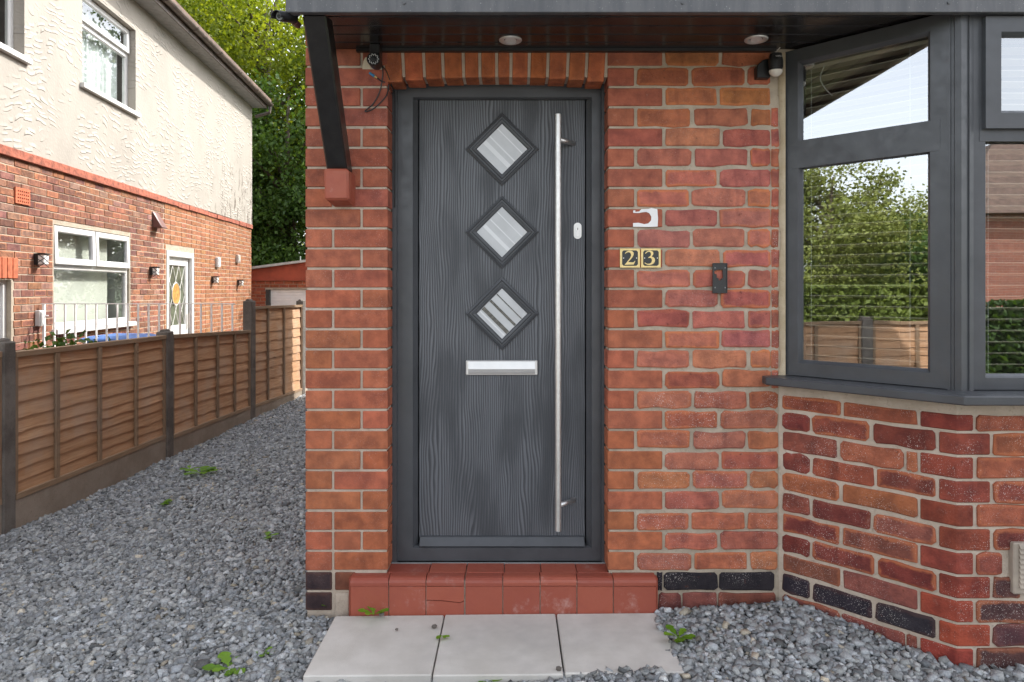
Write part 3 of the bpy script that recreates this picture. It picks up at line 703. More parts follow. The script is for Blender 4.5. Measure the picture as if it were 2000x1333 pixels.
# gallows bracket on its corbel
bx0, bx1 = -.712, -.632
A = [(bx0, -.425, 2.205), (bx1, -.425, 2.205), (bx1, -.335, 2.225), (bx0, -.335, 2.225)]
C_ = [(bx0 - .004, -.105, 1.735), (bx1 - .004, -.105, 1.735), (bx1 - .004, -.008, 1.735), (bx0 - .004, -.008, 1.735)]
B().hull8([Vector(v) for v in C_], [Vector(v) for v in A]).out('canopy_bracket', 'black_paint', house, bevel=.006)
B().hull8([Vector(v) for v in ((-.722, -.11, 1.618), (-.628, -.11, 1.618), (-.628, .02, 1.605), (-.722, .02, 1.605))], [Vector(v) for v in ((-.722, -.122, 1.737), (-.628, -.122, 1.737), (-.628, .02, 1.737), (-.722, .02, 1.737))]).out('corbel_brick', 'quarry_tile', house, bevel=.008)

# ---- bay window
ZB0, ZB1, ZTR = .932, 2.226, 1.806
def bayP(t, z, o=0.0):   # on the angled window plane, o = outwards
    return (XC + .014 + S2 * t - S2 * o, .014 - S2 * t - S2 * o, z)
def frontP(x, z, o=0.0): return (x, -.412 - o, z)
def rect(fn, u0, u1, v0, v1, o): return [fn(u0, v0, o), fn(u1, v0, o), fn(u1, v1, o), fn(u0, v1, o)]
def win_frame(name, fn, u0, u1, v0, v1, w, parent, mat='anthracite', o=0.0, bead=.012):
    return B().loft([rect(fn, u0, u1, v0, v1, o - .05), rect(fn, u0, u1, v0, v1, o), rect(fn, u0 + w - bead, u1 - w + bead, v0 + w - bead, v1 - w + bead, o), rect(fn, u0 + w - bead * .6, u1 - w + bead * .6, v0 + w - bead * .6, v1 - w + bead * .6, o - .006), rect(fn, u0 + w, u1 - w, v0 + w, v1 - w, o - .02), rect(fn, u0 + w, u1 - w, v0 + w, v1 - w, o - .05)]).out(name, mat, parent)
def slab(fn, u0, u1, v0, v1, o0, o1): 
    return B().hull8([Vector(p) for p in rect(fn, u0, u1, v0, v1, o0)], [Vector(p) for p in rect(fn, u0, u1, v0, v1, o1)])
bw_ = empty('bay_window', (1.5, -.3, ZB0), house); tag(bw_, 'dark grey angled bay window with slatted blinds inside')
t0, t1 = bt(1534) * 0 + .0145, .575
win_frame('window_frame', bayP, t0, t1, ZB0, ZTR + .006, .062, bw_); win_frame('window_frame', bayP, t0, t1, ZTR - .002, ZB1, .062, bw_, o=-.0005)
slab(bayP, t0 + .02, t1 - .02, ZTR - .052, ZTR + .056, -.004, .0015).out('transom', 'anthracite', bw_)
B().add(rect(bayP, t0 + .05, t1 - .05, ZB0 + .05, ZTR - .05, -.024), [(0, 1, 2, 3)]).out('pane', 'window_glass', bw_)
B().add(rect(bayP, t0 + .05, t1 - .05, ZTR + .05, ZB1 - .05, -.024), [(0, 1, 2, 3)]).out('pane', 'window_glass', bw_)
# corner pole
pA = bayP(t1, 0); pB = frontP(1.572, 0)
mid = ((pA[0] + pB[0]) / 2 - .010, (pA[1] + pB[1]) / 2 - .022)
def lerp(a, b, k): return (a[0] + (b[0] - a[0]) * k, a[1] + (b[1] - a[1]) * k)
pl = [pA[:2], lerp(pA, mid, .25), (lerp(pA, mid, .3)[0] + .003, lerp(pA, mid, .3)[1] + .004), (lerp(pA, mid, .5)[0] + .003, lerp(pA, mid, .5)[1] + .004), lerp(pA, mid, .55), mid, lerp(mid, pB, .42), (lerp(mid, pB, .47)[0], lerp(mid, pB, .47)[1] + .005), (lerp(mid, pB, .62)[0], lerp(mid, pB, .62)[1] + .005), lerp(mid, pB, .67), pB[:2], (pB[0] + .01, pB[1] + .07), (pA[0] + .05, pA[1] + .06)]
B().prism(pl, ZB0 - .004, ZS - .002).out('corner_post', 'anthracite', bw_)
# front lights of the bay
FX0, FXM, FX1 = 1.572, 2.07, 2.56
for (a, c, op) in ((FX0, FXM, True), (FXM, FX1, False)):
    win_frame('window_frame', frontP, a, c, ZB0, ZB1 - .002, .052, bw_)
    slab(frontP, a + .02, c - .02, ZTR - .028, ZTR + .05, -.004, .0015).out('transom', 'anthracite', bw_)
    B().add(rect(frontP, a + .045, c - .045, ZB0 + .045, ZTR - .02, -.024), [(0, 1, 2, 3)]).out('pane', 'window_glass', bw_)
    win_frame('opening_sash', frontP, a + .028, c - .028, ZTR + .012, ZB1 - .030, .064, bw_, o=.020)
    B().add(rect(frontP, a + .085, c - .085, ZTR + .07, ZB1 - .088, -.004), [(0, 1, 2, 3)]).out('pane', 'window_glass', bw_)
def sideR(t, z, o=0.0): return (FX1 + .05 + S2 * t + S2 * o, -.40 + S2 * t - S2 * o, z)
win_frame('window_frame', sideR, 0, .53, ZB0, ZB1, .06, bw_)
B().add(rect(sideR, .05, .48, ZB0 + .05, ZB1 - .05, -.024), [(0, 1, 2, 3)]).out('pane', 'window_glass', bw_)
box('corner_post', 'anthracite', bw_, FX1 - .004, FX1 + .055, -.43, -.36, ZB0, ZS - .003)
# sill
so_, si_ = .115, -.09
def off45(t, o): return (XC + S2 * t - S2 * o, -S2 * t - S2 * o)
sc = (OUTC[0] - .414 * .104, OUTC[1] - .104)
st = [(XC - .075, -.010), (XC - .075, -.052), sc, (BFR + .04, OUTC[1] - .104), (BFR + .47, -.01), (BFR + .3, .03), (BFR, -.30), (OUTC[0] + .03, -.30), (XC + .03, .03)]
B().prism(st, ZB0 - .034, ZB0 - .003).out('window_sill', 'anthracite', bw_, bevel=.004)
# venetian blinds (each slat built)
for fn, u0, u1, oo in ((bayP, .055, .545, -.085), (frontP, FX0 + .05, FX1 - .05, -.085)):
    head_ = slab(fn, u0, u1, ZB1 - .075, ZB1 - .045, oo - .03, oo + .03).out('blind_headrail', 'blind_slat', bw_)
    z = ZB0 + .075
    while z < ZB1 - .085:
        V = [fn(u0, z - .004, oo - .024), fn(u1, z - .004, oo - .024), fn(u1, z + .004, oo + .024), fn(u0, z + .004, oo + .024)]
        B().hull8([Vector(v) for v in V], [Vector(v) + Vector((0, 0, .0026)) for v in V]).out('blind_slat', 'blind_slat', bw_)
        z += .0395
    slab(fn, u0, u1, ZB0 + .03, ZB0 + .045, oo - .02, oo + .02).out('blind_bottom_rail', 'blind_slat', bw_)
    for uu in (u0 + .04, u0 + (u1 - u0) * (.80 if fn is bayP else .5)):
        p0, p1 = fn(uu, ZB0 + .04, oo + .027), fn(uu, ZB1 - .06, oo + .027)
        B().tube([p0, p1], .0011, 5).out('ladder_cord', 'white_paint', bw_)
p = [bayP(.15, ZB1 - .075, -.045), bayP(.135, ZB1 - .12, -.045), bayP(.15, ZB1 - .16, -.045), bayP(.18, ZB1 - .20, -.045)]
B().tube(smooth_path(p), .0022, 6).out('pull_cord', 'white_paint', bw_)
# room behind the bay
rm = box('room', 'room_plaster', house, .62, 3.9, 3.6, 3.7, .0, 2.5)
box('room_wall', 'room_plaster', house, .60, .66, .26, 3.6, .0, 2.5); box('room_wall', 'room_plaster', house, 3.6, 3.7, .26, 3.6, 0, 2.5)
box('room_floor', 'room_floor', house, .66, 3.6, .26, 3.6, .0, .06)
# rest of the shell (shades the front, seen only from elsewhere)
box('side_wall', 'brick_sheet', house, XL + .004, XL + .22, .30, 8.5, -.45, 2.5)
B().box(2.99, 6.6, .01, .25, -.45, 2.5).box(6.4, 6.6, .25, 8.5, -.45, 2.5).box(XL + .22, 6.4, 8.3, 8.5, -.45, 2.5).out('rear_wall', 'brick_sheet', house)
box('upper_wall', 'painted_render', house, XL + .002, 6.6, .004, 8.5, 2.50, 4.75)
B().add([(XL - .25, -.25, 4.72), (6.85, -.25, 4.72), (6.85, 8.75, 4.72), (XL - .25, 8.75, 4.72), (2.6, 3.4, 6.9), (3.2, 5.1, 6.9)], [(0, 1, 4), (1, 2, 5, 4), (2, 3, 5), (3, 0, 4, 5), (3, 2, 1, 0)]).out('roof', 'roof_tile', house)

# ---- things fixed to our house
def number_tile(px0, px1, digit, dloop, label):
    x0, x1 = wx(px0), wx(px1); z0_, z1_ = wz(523.5), wz(486)
    t = box('house_number_tile', 'brass', None, x0, x1, -.006, -.0005, z0_, z1_, .0008); tag(t, label, 'house number', None)
    m = .0085; xa, xb, za, zb = x0 + m, x1 - m, z0_ + m * .9, z1_ - m * .9; n_ = .006
    flat_shape('enamel_field', [[(xa + n_, za), (xb - n_, za), (xb, za + n_), (xb, zb - n_), (xb - n_, zb), (xa + n_, zb), (xa, zb - n_), (xa, za + n_)]], .0012, 'plate_black', t, (0, -.0058, 0))
    flat_shape('numeral', [[(wx(u / 20 + 1200), wz(v / 20 + 470)) for u, v in dloop]], .0012, 'brass', t, (0, -.0066, 0))
    for xs in (xa + .0055, xb - .0055): B().tube([(xs, -.006, (za + zb) / 2), (xs, -.0085, (za + zb) / 2)], .0022, 8).out('pin', 'satin_silver', t)
D2 = [(395, 520), (430, 470), (490, 425), (560, 405), (640, 410), (700, 440), (738, 490), (740, 550), (715, 620), (670, 690), (600, 770), (520, 850), (700, 862), (745, 850), (790, 800), (806, 810), (740, 945), (385, 955), (480, 850), (570, 740), (620, 660), (640, 590), (635, 530), (605, 485), (550, 466), (490, 476), (440, 505), (410, 528)]
D3 = [(1188, 510), (1215, 470), (1270, 425), (1340, 403), (1420, 410), (1480, 445), (1507, 500), (1497, 560), (1455, 612), (1440, 635), (1510, 660), (1555, 710), (1572, 770), (1562, 840), (1520, 900), (1450, 945), (1370, 967), (1290, 957), (1210, 925), (1158, 890), (1180, 868), (1230, 903), (1300, 922), (1370, 912), (1430, 868), (1452, 800), (1447, 740), (1417, 698), (1360, 684), (1298, 692), (1330, 655), (1390, 620), (1413, 570), (1413, 510), (1388, 467), (1340, 448), (1280, 463), (1230, 498), (1206, 522)]
number_tile(1210.5, 1249.5, '2', D2, 'black and brass number tile reading 2 next to the door frame')
number_tile(1251.5, 1290, '3', D3, 'black and brass number tile reading 3 at the brick joint away from the door')
pp = lambda X, Y: (wx(X / 5.128 + 1180), wz(Y / 5.128 + 380))
bell = flat_shape('doorbell_back_plate', [[pp(1080, 990), pp(1222, 990), pp(1222, 690), pp(1080, 690)], [pp(*q) for q in [(1095, 770), (1120, 760), (1140, 752), (1178, 752), (1183, 840), (1165, 845), (1165, 862), (1140, 862), (1138, 842), (1120, 838), (1118, 800), (1098, 798)]]], .006, 'black_plastic', None, (0, -.0045, 0))
tag(bell, 'empty black doorbell back plate with cut-out screwed to brick', 'doorbell plate')
q = [pp(*c) for c in ((1080, 990), (1222, 690))]
B().box(q[0][0] - .001, q[0][0] + .002, -.0135, -.0104, q[0][1], q[1][1]).box(q[1][0] - .002, q[1][0] + .001, -.0135, -.0104, q[0][1], q[1][1]).box(q[0][0] + .0021, q[1][0] - .0021, -.0135, -.0104, q[1][1] - .003, q[1][1]).box(q[0][0] + .0021, q[1][0] - .0021, -.0135, -.0104, q[0][1], q[0][1] + .003).out('rim', 'black_plastic', bell)
for c_ in ((1103, 738), (1203, 738), (1103, 935), (1203, 935)):
    u = pp(*c_); B().tube([(u[0], -.0104, u[1]), (u[0], -.0125, u[1])], .0028, 8).out('screw', 'sealant', bell)
# motion sensor in the corner under the soffit
X_ = lambda p: wx(p / 14.81 + 1470, 2.66); Zz = lambda p: wz(p / 14.81 + 80, 2.66)
ms = empty('motion_sensor', (X_(500), -.02, Zz(950))); tag(ms, 'black motion sensor with pale half-round lens under the canopy by the bay', 'sensor')
B().loft([[(X_(240), y, Zz(970)), (X_(640), y, Zz(970)), (X_(640), y, Zz(400)), (X_(430), y, Zz(440)), (X_(240), y, Zz(610))] for y in (-.035, .0)], True, True).out('mounting_box', 'black_plastic', ms, bevel=.003)
rr = (X_(920) - X_(500)) / 2; cx_ = (X_(920) + X_(500)) / 2
cyl = lambda zt_, zb_, r, yo=-.062: [[(cx_ + r * math.cos(t), yo + r * math.sin(t) * .85, z) for t in np.linspace(0, 2 * math.pi, 21)[:-1]] for z in (zb_, zt_)]
B().loft(cyl(Zz(720), Zz(760), rr) + cyl(Zz(540), Zz(600), rr) + cyl(Zz(345), Zz(370), rr * .82), True, True).out('housing', 'black_plastic', ms)
dome = []
for a in np.linspace(0, 1.35, 6): dome.append([(cx_ + rr * .93 * math.cos(a) * math.cos(t), -.062 + rr * .8 * math.cos(a) * math.sin(t), Zz(830) - .024 * math.sin(a)) for t in np.linspace(0, 2 * math.pi, 21)[:-1]])
B().loft(dome, False, True).out('lens', 'clear_lens', ms, smooth=True)
B().loft(cyl(Zz(760), Zz(840), rr * .9), True, True).out('lens_shade', 'black_plastic', ms)
tc = bpy.data.curves.new('lettering', 'FONT'); tc.body = 'NOMUZ'; tc.size = .0075; tc.align_x = 'CENTER'; tc.extrude = .0003
to = bpy.data.objects.new('lettering', tc); COL.objects.link(to); dg = bpy.context.evaluated_depsgraph_get(); tm = bpy.data.meshes.new_from_object(to.evaluated_get(dg)); bpy.data.objects.remove(to)
V = [(cx_ + .004 + v.co.x, -.062 - rr * .85 - .001 - v.co.z, Zz(485) + v.co.y) for v in tm.vertices]; put('lettering', V, [tuple(p.vertices) for p in tm.polygons], 'satin_silver', ms)
B().tube([(cx_ - .005, -.05, Zz(350)), (cx_ + .005, -.06, Zz(260)), (cx_ + .012, -.075, Zz(190))], .0022, 6).out('cable', 'off_white_plastic', ms)
# round-faced camera above the door corner with its cable
ccx, ccy, ccz = wx(729.5, 2.64), -.097, wz(115.5, 2.64)
cc_ = empty('security_camera', (ccx, -.03, ccz)); tag(cc_, 'small round black camera with ring of pale diodes dangling above the door corner', 'security camera')
circ = lambda r, y, k=24: [(ccx + r * math.cos(t), y, ccz + r * math.sin(t)) for t in np.linspace(0, 2 * math.pi, k + 1)[:-1]]
B().loft([circ(.022, -.03), circ(.0255, -.05), circ(.0265, ccy), circ(.0245, ccy - .003), circ(.0225, ccy + .003), circ(.0085, ccy + .003)][::-1], False, True).out('body', 'black_plastic', cc_)
B().loft([circ(.0095, ccy + .002), circ(.0095, ccy - .002), circ(.006, ccy - .004), circ(.001, ccy - .004)]).out('lens', 'plate_black', cc_)
for k in range(20):
    t = 2 * math.pi * k / 20; r = .0155 if k % 2 else .0190
    B().tube([(ccx + r * math.cos(t), ccy + .004, ccz + r * math.sin(t)), (ccx + r * math.cos(t), ccy - .0005, ccz + r * math.sin(t))], .0019, 6).out('diode', 'white_plastic', cc_)
B().box(ccx - .02, ccx + .018, -.075, -.012, ccz + .020, ZS - .001).out('mount', 'black_plastic', cc_, bevel=.003)
flat_shape('paper_scrap', [[(wx(708), wz(136)), (wx(748), wz(137)), (wx(741), wz(126)), (wx(735), wz(113)), (wx(714), wz(113)), (wx(710), wz(120))]], .001, 'paper', cc_, (0, -.002, 0))
cb = empty('camera_cable', (wx(740), -.01, wz(200))); tag(cb, 'looped black camera cable with blue connector hanging beside the door frame', 'cable')
lp_ = [(742, 100), (743, 118), (748, 135), (747, 155), (741, 180), (728, 203), (714, 216), (717, 219), (733, 212), (752, 192), (757, 180), (759, 165)]
B().tube(smooth_path([(wx(u, 2.73), -.008 - .006 * math.sin(k), wz(v, 2.73)) for k, (u, v) in enumerate(lp_)]), .0027, 7).out('cord', 'black_plastic', cb, smooth=True)
B().tube([(wx(746), -.012, wz(128)), (wx(756), -.012, wz(142)), (wx(762), -.008, wz(158))], .002, 6).out('cord', 'black_plastic', cb)
B().tube([(wx(723), -.014, wz(145)), (wx(733), -.014, wz(152))], [.005, .0055], 9).out('connector', 'blue_connector', cb)
B().tube([(wx(733), -.014, wz(152)), (wx(738), -.014, wz(155))], .0035, 9).out('connector_ring', 'brass', cb)
B().tube([(wx(738), -.014, wz(155)), (wx(746), -.012, wz(161)), (wx(753), -.010, wz(163))], .003, 7).out('cord', 'black_plastic', cb)
B().tube([(wx(740), -.012, wz(96)), (wx(744), -.012, wz(107))], .004, 8).out('connector', 'red_plastic', cb)
B().tube([(wx(762), .02, wz(162)), (wx(763), .09, wz(170)), (wx(762.5), .098, wz(400))], .003, 6).out('cord', 'black_plastic', cb)
# bullet camera off the canopy end
bc = empty('bullet_camera', (-.80, -.42, 2.19)); tag(bc, 'black bullet camera fixed to the outer end of the canopy', 'security camera')
d_ = 2.28; a_ = Vector((wx(549, d_), d_ - CAM_D - .015, wz(36, d_))); b_ = Vector((wx(576, d_ + .07), d_ - CAM_D + .06, wz(39, d_ + .07)))
B().tube([a_, b_], .0165, 16).out('body', 'black_plastic', bc, smooth=False)
dv_ = (b_ - a_).normalized(); B().tube([a_ - dv_ * .0005, a_ - dv_ * .002], .0125, 16).out('diode_ring', 'sealant', bc); B().tube([a_ - dv_ * .002, a_ - dv_ * .005], .006, 12).out('lens', 'plate_black', bc)
up_ = Vector((0, 0, 1)); sd_ = dv_.cross(up_).normalized()
hd = []
for s_ in (-.022, .065): hd.append([a_ + dv_ * s_ + (sd_ * math.cos(t) + up_ * math.sin(t)) * .0195 for t in np.linspace(-.35, math.pi + .35, 12)] + [a_ + dv_ * s_ + (sd_ * math.cos(t) + up_ * math.sin(t)) * .0178 for t in np.linspace(math.pi + .35, -.35, 12)])
B().loft(hd, True, True).out('sunshade', 'black_plastic', bc)
B().tube([b_ - Vector((0, 0, .01)), b_ + Vector((.005, .03, -.012))], .012, 12).out('collar', 'cowl_brown', bc)
B().tube([b_, Vector((-.735, -.37, 2.235))], .007, 8).out('arm', 'black_plastic', bc)

# ---- paving slabs
lab = ['pale grey paving slab with a leafy weed at the pier side of the doorstep', 'pale grey middle paving slab in front of the doorstep', 'pale grey paving slab below the bay side of the doorstep']
for k, (a, c) in enumerate(SL):
    zl, zr = -.010 + .012 * (a + .7) / 1.27, -.010 + .012 * (c + .7) / 1.27; y0, y1 = -.474 + (.004, 0, .006)[k], -.053 + (0, .003, .001)[k]
    sk = (.006, .002, -.004)[k]
    A = [(a - sk * 0, y0, zl - .045), (c, y0, zr - .045), (c, y1, zr - .045), (a, y1, zl - .045)]
    o = B().hull8([Vector(v) for v in A], [Vector(v) + Vector((0, 0, .045)) for v in A]).out('paving_slab', 'slab_concrete', None, bevel=.004)
    tag(o, lab[k], 'paving slab', 'paving slabs before the doorstep')
# loose chips lying on the slabs
def chip(px_, py_, r, label):
    d = F_PX * (CAM_Z - .004) / (py_ - 565); x, y = wx(px_, d), d - CAM_D
    bm = bmesh.new(); bmesh.ops.create_icosphere(bm, subdivisions=1, radius=r)
    for v in bm.verts: v.co = Vector((v.co.x * random.uniform(.8, 1.3), v.co.y * random.uniform(.7, 1.2), max(v.co.z, -r * .5) * random.uniform(.6, .9))) + Vector((x, y, r * .42 - .002))
    V = [tuple(v.co) for v in bm.verts]; F = [tuple(v.index for v in f.verts) for f in bm.faces]; bm.free()
    o = put('loose_stone', V, F, 'post_concrete'); tag(o, label, 'stone')
chip(848, 1223, .011, 'small grey stone lying near the joint of two paving slabs'); chip(775, 1228, .0065, 'tiny dark stone alone in the middle of a paving slab')
chip(1091, 1306, .011, 'grey stone at the front end of a slab joint'); chip(745, 1199, .012, 'grey stone beside a weed against the doorstep'); chip(1191, 1191, .014, 'grey upright stone against the doorstep tiles')

# ------------------------------------------------------------------ plants: leaf clouds
def leaf_object(name, C, size, mat, parent, bright, normal_up=.3, seed=0):
    """C (n,3) centres -> rhombic leaves folded on the midrib"""
    rg = np.random.default_rng(seed); n = len(C)
    d = rg.normal(0, 1, (n, 3)); d /= np.linalg.norm(d, axis=1)[:, None]
    nn = rg.normal(0, 1, (n, 3)); nn[:, 2] = np.abs(nn[:, 2]) + normal_up
    s = np.cross(d, nn); s /= np.linalg.norm(s, axis=1)[:, None] + 1e-9; up = np.cross(s, d)
    L = size * rg.uniform(.6, 1.25, n)[:, None]
    A = C - d * L * .5; Bm = C + d * L * .5; Lf = C + s * L * .36 + up * L * .10; Rt = C - s * L * .36 + up * L * .10
    V = np.stack([A, Lf, Bm, Rt], 1).reshape(-1, 3)
    F = np.empty((n * 2, 3), np.int32); k = np.arange(n) * 4; F[0::2] = np.stack([k, k + 2, k + 1], 1); F[1::2] = np.stack([k, k + 3, k + 2], 1)
    c0 = V.mean(0); me = bpy.data.meshes.new(name)
    me.vertices.add(n * 4); me.vertices.foreach_set('co', (V - c0).astype(np.float32).ravel())
    me.loops.add(n * 6); me.loops.foreach_set('vertex_index', F.ravel()); me.polygons.add(n * 2); me.polygons.foreach_set('loop_start', np.arange(0, n * 6, 3, dtype=np.int32)); me.update(calc_edges=True)
    at = me.color_attributes.new('Col', 'FLOAT_COLOR', 'POINT'); b = np.clip(bright, 0, 1)
    at.data.foreach_set('color', np.repeat(np.stack([b, b, b, np.ones(n)], 1), 4, 0).astype(np.float32).ravel())
    return link(name, me, mat, parent, c0)
def tree(loc, height, rad, crown_z, n, size, mat, label, group, clumps=70, seed=1, cat='tree', spread=.17, name='tree'):
    rg = np.random.default_rng(seed); t = empty(name, loc); tag(t, label, cat, group)
    base = Vector(loc); top = base + Vector((0, 0, height))
    b = B(); b.tube([base - Vector((0, 0, .1)), base + Vector((.1, .05, height * .3)), base + Vector((-.1, .1, height * .62)), base + Vector((0, 0, height * .9))], [height * .022 + .08, height * .018 + .05, height * .01 + .03, .03], 10); b.out('trunk', 'bark', t, smooth=True)
    cz = (crown_z + height) / 2; hz = (height - crown_z) / 2; cl = []
    for i in range(clumps):
        v = rg.normal(0, 1, 3); v /= np.linalg.norm(v); r = rg.uniform(.35, 1.0) ** .6
        cl.append((loc[0] + v[0] * rad * r, loc[1] + v[1] * rad * r, loc[2] + cz + v[2] * hz * r, rg.uniform(.6, 1.3)))
    for i in range(0, clumps, 5):
        c = cl[i]; h0 = min(height * .8, max(height * .2, c[2] - loc[2] - rad * .5))
        p0 = base + Vector((0, 0, h0)); p1 = Vector(c[:3]); B().tube([p0, (p0 + p1) / 2 + Vector((0, 0, rad * .08)), p1], [.03 + height * .006, .03 + height * .003, .015], 6).out('limb', 'bark', t)
    cl = np.array(cl); idx = rg.integers(0, clumps, n); C = cl[idx, :3] + rg.normal(0, 1, (n, 3)) * (rad * spread * cl[idx, 3])[:, None] * (1, 1, .75)
    br = rg.uniform(0, 1, n) * .55 + (cl[idx, 3] - .6) * .6
    leaf_object('crown', C, size, mat, t, br, seed=seed); return t
def px2(px_, py_, d): return (wx(px_, d), d - CAM_D, wz(py_, d))
G1 = 'tall trees behind the garage'
tree((-9.6, 24.0, -.4), 15.5, 4.6, 2.0, 52000, .17, 'leaf_bright', 'tall sunlit yellow-green tree rising over the neighbouring eaves', G1, 110, 3)
tree((-14.5, 27.0, -.4), 17.0, 4.8, 3.0, 40000, .19, 'leaf_bright', 'bright green tree with loose crown behind the neighbouring roof', G1, 100, 9)
tree((-7.6, 20.5, -.4), 9.2, 2.7, .6, 42000, .15, 'leaf_green', 'darker dense tree directly above the garage roof', G1, 90, 5)
tree((-4.4, 25.5, -.4), 15.0, 4.2, 1.5, 44000, .17, 'leaf_bright', 'sunlit tree half hidden by the brick pier and canopy', G1, 90, 14)
tree((-10.8, 21.5, -.4), 8.0, 2.3, .6, 26000, .15, 'leaf_green', 'dark green lower tree between garage and tall trees', G1, 60, 21)

# ------------------------------------------------------------------ timber fence
FXp = -3.07
fence = empty('garden_fence', (FXp, 1.5, -.25)); tag(fence, 'brown waney-lap timber fence between concrete posts beside the gravel path', 'fence')
def post(d0, d1, ztop, zb=-.40, ridge=True):
    x0, x1 = FXp - .085, FXp + .018; y0, y1 = d0 - CAM_D, d1 - CAM_D
    o = B().box(x0, x1, y0, y1, zb, ztop).out('post', 'post_concrete', fence, bevel=.008)
    B().tube([(FXp - .035, y0 + .01, ztop + .0), (FXp - .035, y1 - .01, ztop + .0)], .022, 10).out('post_cap', 'post_concrete', o)
    return o
post(4.10, 4.205, wz(668, 4.15)); post(6.045, 6.165, wz(648, 6.1)); post(8.00, 8.13, wz(588, 8.06)); post(9.97, 10.09, wz(588, 10.0)); post(2.15, 2.26, .95)
def panel(d0, d1, zt0, zt1, zb0, zb1, rows, batt, seed):
    rg = random.Random(seed); y0, y1 = d0 - CAM_D, d1 - CAM_D
    zt = lambda y: zt0 + (zt1 - zt0) * (y - y0) / (y1 - y0); zb = lambda y: zb0 + (zb1 - zb0) * (y - y0) / (y1 - y0)
    def bar(ya, yb, za, zc, x0, x1): return B().hull8([Vector((x0, ya, za(ya))), Vector((x1, ya, za(ya))), Vector((x1, yb, za(yb))), Vector((x0, yb, za(yb)))], [Vector((x0, ya, zc(ya))), Vector((x1, ya, zc(ya))), Vector((x1, yb, zc(yb))), Vector((x0, yb, zc(yb)))])
    fr = bar(y0, y1, lambda y: zt(y) - .034, zt, FXp - .035, FXp + .014).out('panel', 'fence_rail', fence, bevel=.002)
    bar(y0, y1, zb, lambda y: zb(y) + .036, FXp - .03, FXp + .013).out('bottom_rail', 'fence_rail', fr, bevel=.002)
    bar(y0, y1, lambda y: -.42, lambda y: zb(y) - .003, FXp - .04, FXp + .008).out('gravel_board', 'gravel_board', fence)
    for f in batt:
        yb_ = y0 + (y1 - y0) * f; w = .019
        bar(yb_ - w, yb_ + w, lambda y: zb(y) + .037, lambda y: zt(y) - .035, FXp - .004, FXp + .012).out('batten', 'fence_batten', fr, bevel=.002)
    for f in (0.006, .994):
        yb_ = y0 + (y1 - y0) * f; bar(yb_ - .012, yb_ + .012, lambda y: zb(y) + .037, lambda y: zt(y) - .035, FXp - .02, FXp + .009).out('batten', 'fence_batten', fr)
    hgt = [rg.uniform(.75, 1.2) for _ in range(rows)]; s = sum(hgt); cut = np.cumsum([0] + [h / s for h in hgt]); k = 26
    wav = []
    for r in range(rows + 1):
        ph = [rg.uniform(0, 6.28) for _ in range(4)]; am = [rg.uniform(.002, .006), rg.uniform(.001, .004), rg.uniform(.0005, .002)]; kn = [(rg.uniform(0, 1), rg.uniform(.006, .016)) for _ in range(2)]
        wav.append([sum(a * math.sin(f * (j / k) * 6.28 + p) for a, f, p in zip(am, (1.1, 3.2, 7.3), ph)) - sum(h * math.exp(-((j / k - c) / .022) ** 2) for c, h in kn) for j in range(k + 1)])
    for r in range(rows):
        V = []
        for j in range(k + 1):
            y = y0 + .004 + (y1 - y0 - .008) * j / k; lo, hi = zb(y) + .03, zt(y) - .03; H_ = hi - lo
            zlo = lo + H_ * cut[r] + (wav[r][j] if r else 0) ; zhi = lo + H_ * cut[r + 1] + .022
            if r == rows - 1: zhi = hi
            V += [(FXp - .006, y, zlo), (FXp - .020, y, zhi), (FXp - .017, y, zlo)]
        F = []
        for j in range(k): a = j * 3; F += [(a, a + 3, a + 4, a + 1), (a + 2, a + 5, a + 3, a), (a + 1, a + 4, a + 5, a + 2)]
        put('plank', V, F, 'fence_timber', fr)
panel(4.21, 6.04, .887, .866, -.028, -.048, 10, (.215, .475, .745), 4)
panel(6.17, 7.995, .862, .795, -.078, -.128, 8, (.25, .52, .76), 8)
panel(8.135, 9.965, 1.07, 1.045, -.139, -.205, 9, (.25, .58), 12)
post(.21, .32, .97); panel(.325, 2.145, .95, .93, .02, .0, 10, (.25, .5, .75), 23); post(-1.73, -1.62, .99); panel(-1.615, .205, .97, .95, .04, .02, 10, (.25, .5, .75), 27)
panel(2.265, 4.095, .92, .90, .0, -.02, 10, (.25, .5, .75), 19)

# ------------------------------------------------------------------ neighbouring house
D0 = 6.957; AD = Vector((-.0864, 1, 0)).normalized(); ND = Vector((1, .0864, 0)).normalized(); NP = Vector((-5.219, D0 - CAM_D, 0)); KU = math.sqrt(1 + .0864 ** 2)
def nu(d): return (d - D0) * KU
def npx(p): return nu(F_PX / (.2165 * (885 - p)))        # pixel column on that wall -> distance along it
def nw(u, z, o=0.0): v = NP + AD * u + ND * o; return (v.x, v.y, z)
def nz(p, q): return CAM_Z + (565 - q) / (.2165 * (885 - p))
U0, U1 = -5.0, npx(490.5)
nh = empty('neighbouring_house', nw(4, -.36, -1)); tag(nh, 'neighbouring house, cream painted render above brown brick, side on', 'house')
def slab_n(name, mat, parent, u0, u1, z0, z1, o0, o1, bevel=0.0):
    return B().hull8([Vector(p) for p in rect(nw, u0, u1, z0, z1, o0)], [Vector(p) for p in rect(nw, u0, u1, z0, z1, o1)]).out(name, mat, parent, bevel=bevel)
WIN = dict(low=(npx(105), npx(253), .815, 2.025), up=(npx(157), npx(262), 3.83, 5.02), up1=(npx(43) - 1.5, npx(43.5), 3.76, 5.02), dr=(npx(325), npx(378), -.3, 1.905), wl=(npx(22) - 1.0, npx(22), .1, 1.37))
